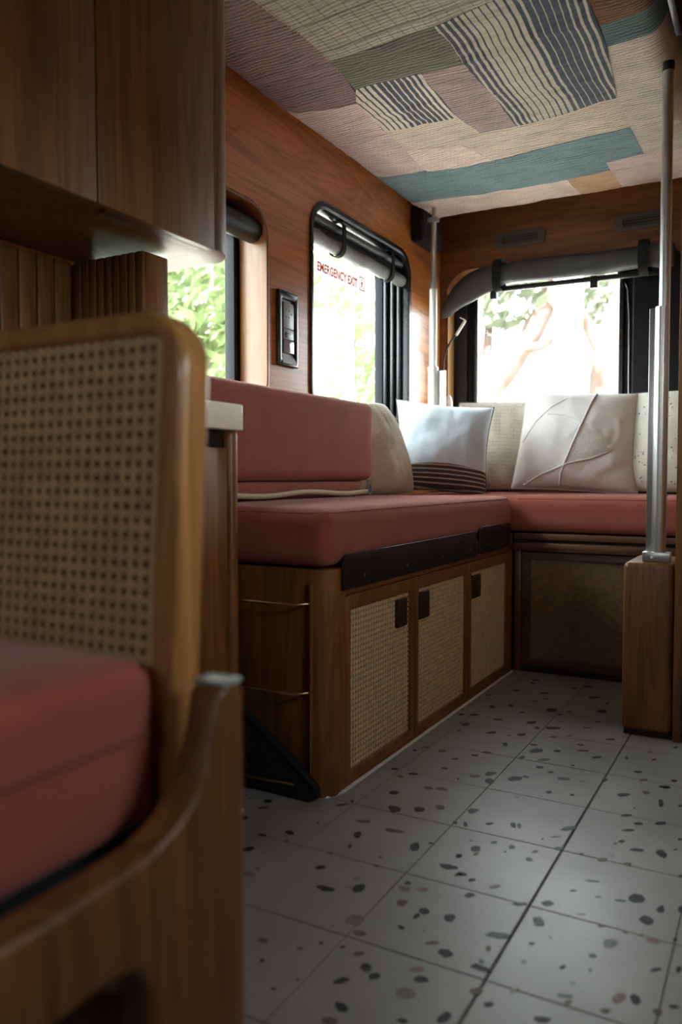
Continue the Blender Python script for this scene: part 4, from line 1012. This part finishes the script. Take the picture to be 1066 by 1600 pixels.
# ================================================================== OUTSIDE
dv = box('bounce_absorber', (.58, -40, -.699), (40, 40, -.690), 'absorber', None, 0); dv['kind'] = 'structure'; dv['label'] = 'dark asphalt added beside the van to cut ground bounce'  # unseen dark slabs, added to cut light bouncing off the ground
dv = box('bounce_absorber', (-40, -40, -.699), (.579, -1.6, -.690), 'absorber', None, 0); dv['kind'] = 'structure'; dv['label'] = 'dark asphalt added in front of the van to cut ground bounce'
lw_ = box('added_lawn', (-40, -1.599, -.699), (-1.35, 3.3, -.690), 'grass', None, 0); lw_['kind'] = 'structure'; lw_['label'] = 'unseen lawn beside the van'  # added out of view to dim ground light on the quilt's front
gd = box('ground', (-40, -40, -.75), (40, 40, -.70), 'ground', None, 0); gd['kind'] = 'structure'
random.seed(21)
def leaves(bm, c, rad, n, size):
    for _ in range(n):
        while True:
            q = Vector((random.uniform(-1, 1), random.uniform(-1, 1), random.uniform(-1, 1)))
            if .2 < q.length < 1: break
        p = Vector(c) + Vector((q.x * rad[0], q.y * rad[1], q.z * rad[2]))
        nrm = Vector((random.gauss(0, 1), random.gauss(0, 1), random.gauss(0, 1))).normalized()
        a = nrm.orthogonal().normalized() * size * random.uniform(.6, 1.3); b = nrm.cross(a) * .45
        v = [bm.verts.new(p + a), bm.verts.new(p + b), bm.verts.new(p - a), bm.verts.new(p - b)]
        bm.faces.new(v)
def tree(name, base, path, rads, clusters, lab, leafmat='leaf', branches=(), lsize=.10):
    t = thing(name, (base[0], base[1], -.70), lab, 'tree', 'trees outside the windows')
    tr = tube('trunk', [(base[0], base[1], -.70)] + path, rads, 'bark', t, 12)
    for b in branches: tube('branch', b[0], b[1], 'bark', t, 8)
    bm = bmesh.new()
    for (c, rad, n) in clusters: leaves(bm, c, rad, n, lsize)
    link('foliage', bm_mesh(bm), leafmat, t, 0)['kind'] = 'stuff'
def rear(x, y, Y): return tuple(ony(x, y, Y))
tree('shade_tree', rear(735, 900, 7.5)[:2], [rear(742, 640, 7.5), rear(790, 580, 7.5), rear(835, 515, 7.5), rear(858, 470, 7.5), rear(870, 380, 7.5)], [.16, .145, .12, .10, .085, .06],
     [(rear(800, 430, 7.6), (.8, .5, .5), 420), (rear(790, 360, 7.6), (.8, .6, .6), 500)], 'leaning tree trunk seen through the rear window', 'leaf_pale',
     [([rear(812, 548, 7.5), rear(850, 540, 7.4), rear(905, 490, 7.3)], [.06, .045, .03]), ([rear(742, 640, 7.5), rear(760, 560, 7.6), rear(765, 500, 7.7)], [.09, .06, .04])])
tree('shade_tree', rear(945, 900, 8.5)[:2], [rear(945, 640, 8.5), rear(948, 560, 8.5), rear(962, 500, 8.5), rear(985, 420, 8.5)], [.20, .18, .16, .13, .09],
     [(rear(985, 420, 8.9), (.8, .6, .8), 800), (rear(1000, 620, 9), (.5, .5, .6), 400)], 'upright tree trunk at the right of the rear window', 'leaf_pale',
     [([rear(948, 560, 8.5), rear(925, 520, 8.4), rear(905, 480, 8.3)], [.10, .07, .04])])
for k, (px, D, rx, lab) in enumerate(((265, 5.8, .95, 'bushy green tree seen through the side window beside the chair'), (470, 7.6, 1.0, 'bushy green tree seen between the two side windows'), (590, 9.6, 1.0, 'pale green tree seen through the emergency exit window'))):
    c = _c + ray(px, 600) * D
    tree('leafy_tree', (c.x, c.y), [(c.x + .1, c.y, .6), (c.x, c.y + .1, 1.6)], [.14, .12, .08], [((c.x, c.y, 1.2), (rx, .8, .8), (1500, 900, 500)[k]), ((c.x + .1, c.y, 2.2), (rx * 1.1, .9, .8), (1600, 900, 500)[k])], lab, 'leaf' if k < 2 else 'leaf_pale', (), .085)
hb = box('garden_post', tuple(Vector(rear(885, 746, 6.6)) - Vector((.10, .08, 1.32))), tuple(Vector(rear(885, 746, 6.6)) + Vector((.10, .08, 2.2))), 'wall_cream', None, .01)
tag(recentre(hb), 'white square post outside the rear window between the two tree trunks', 'post')
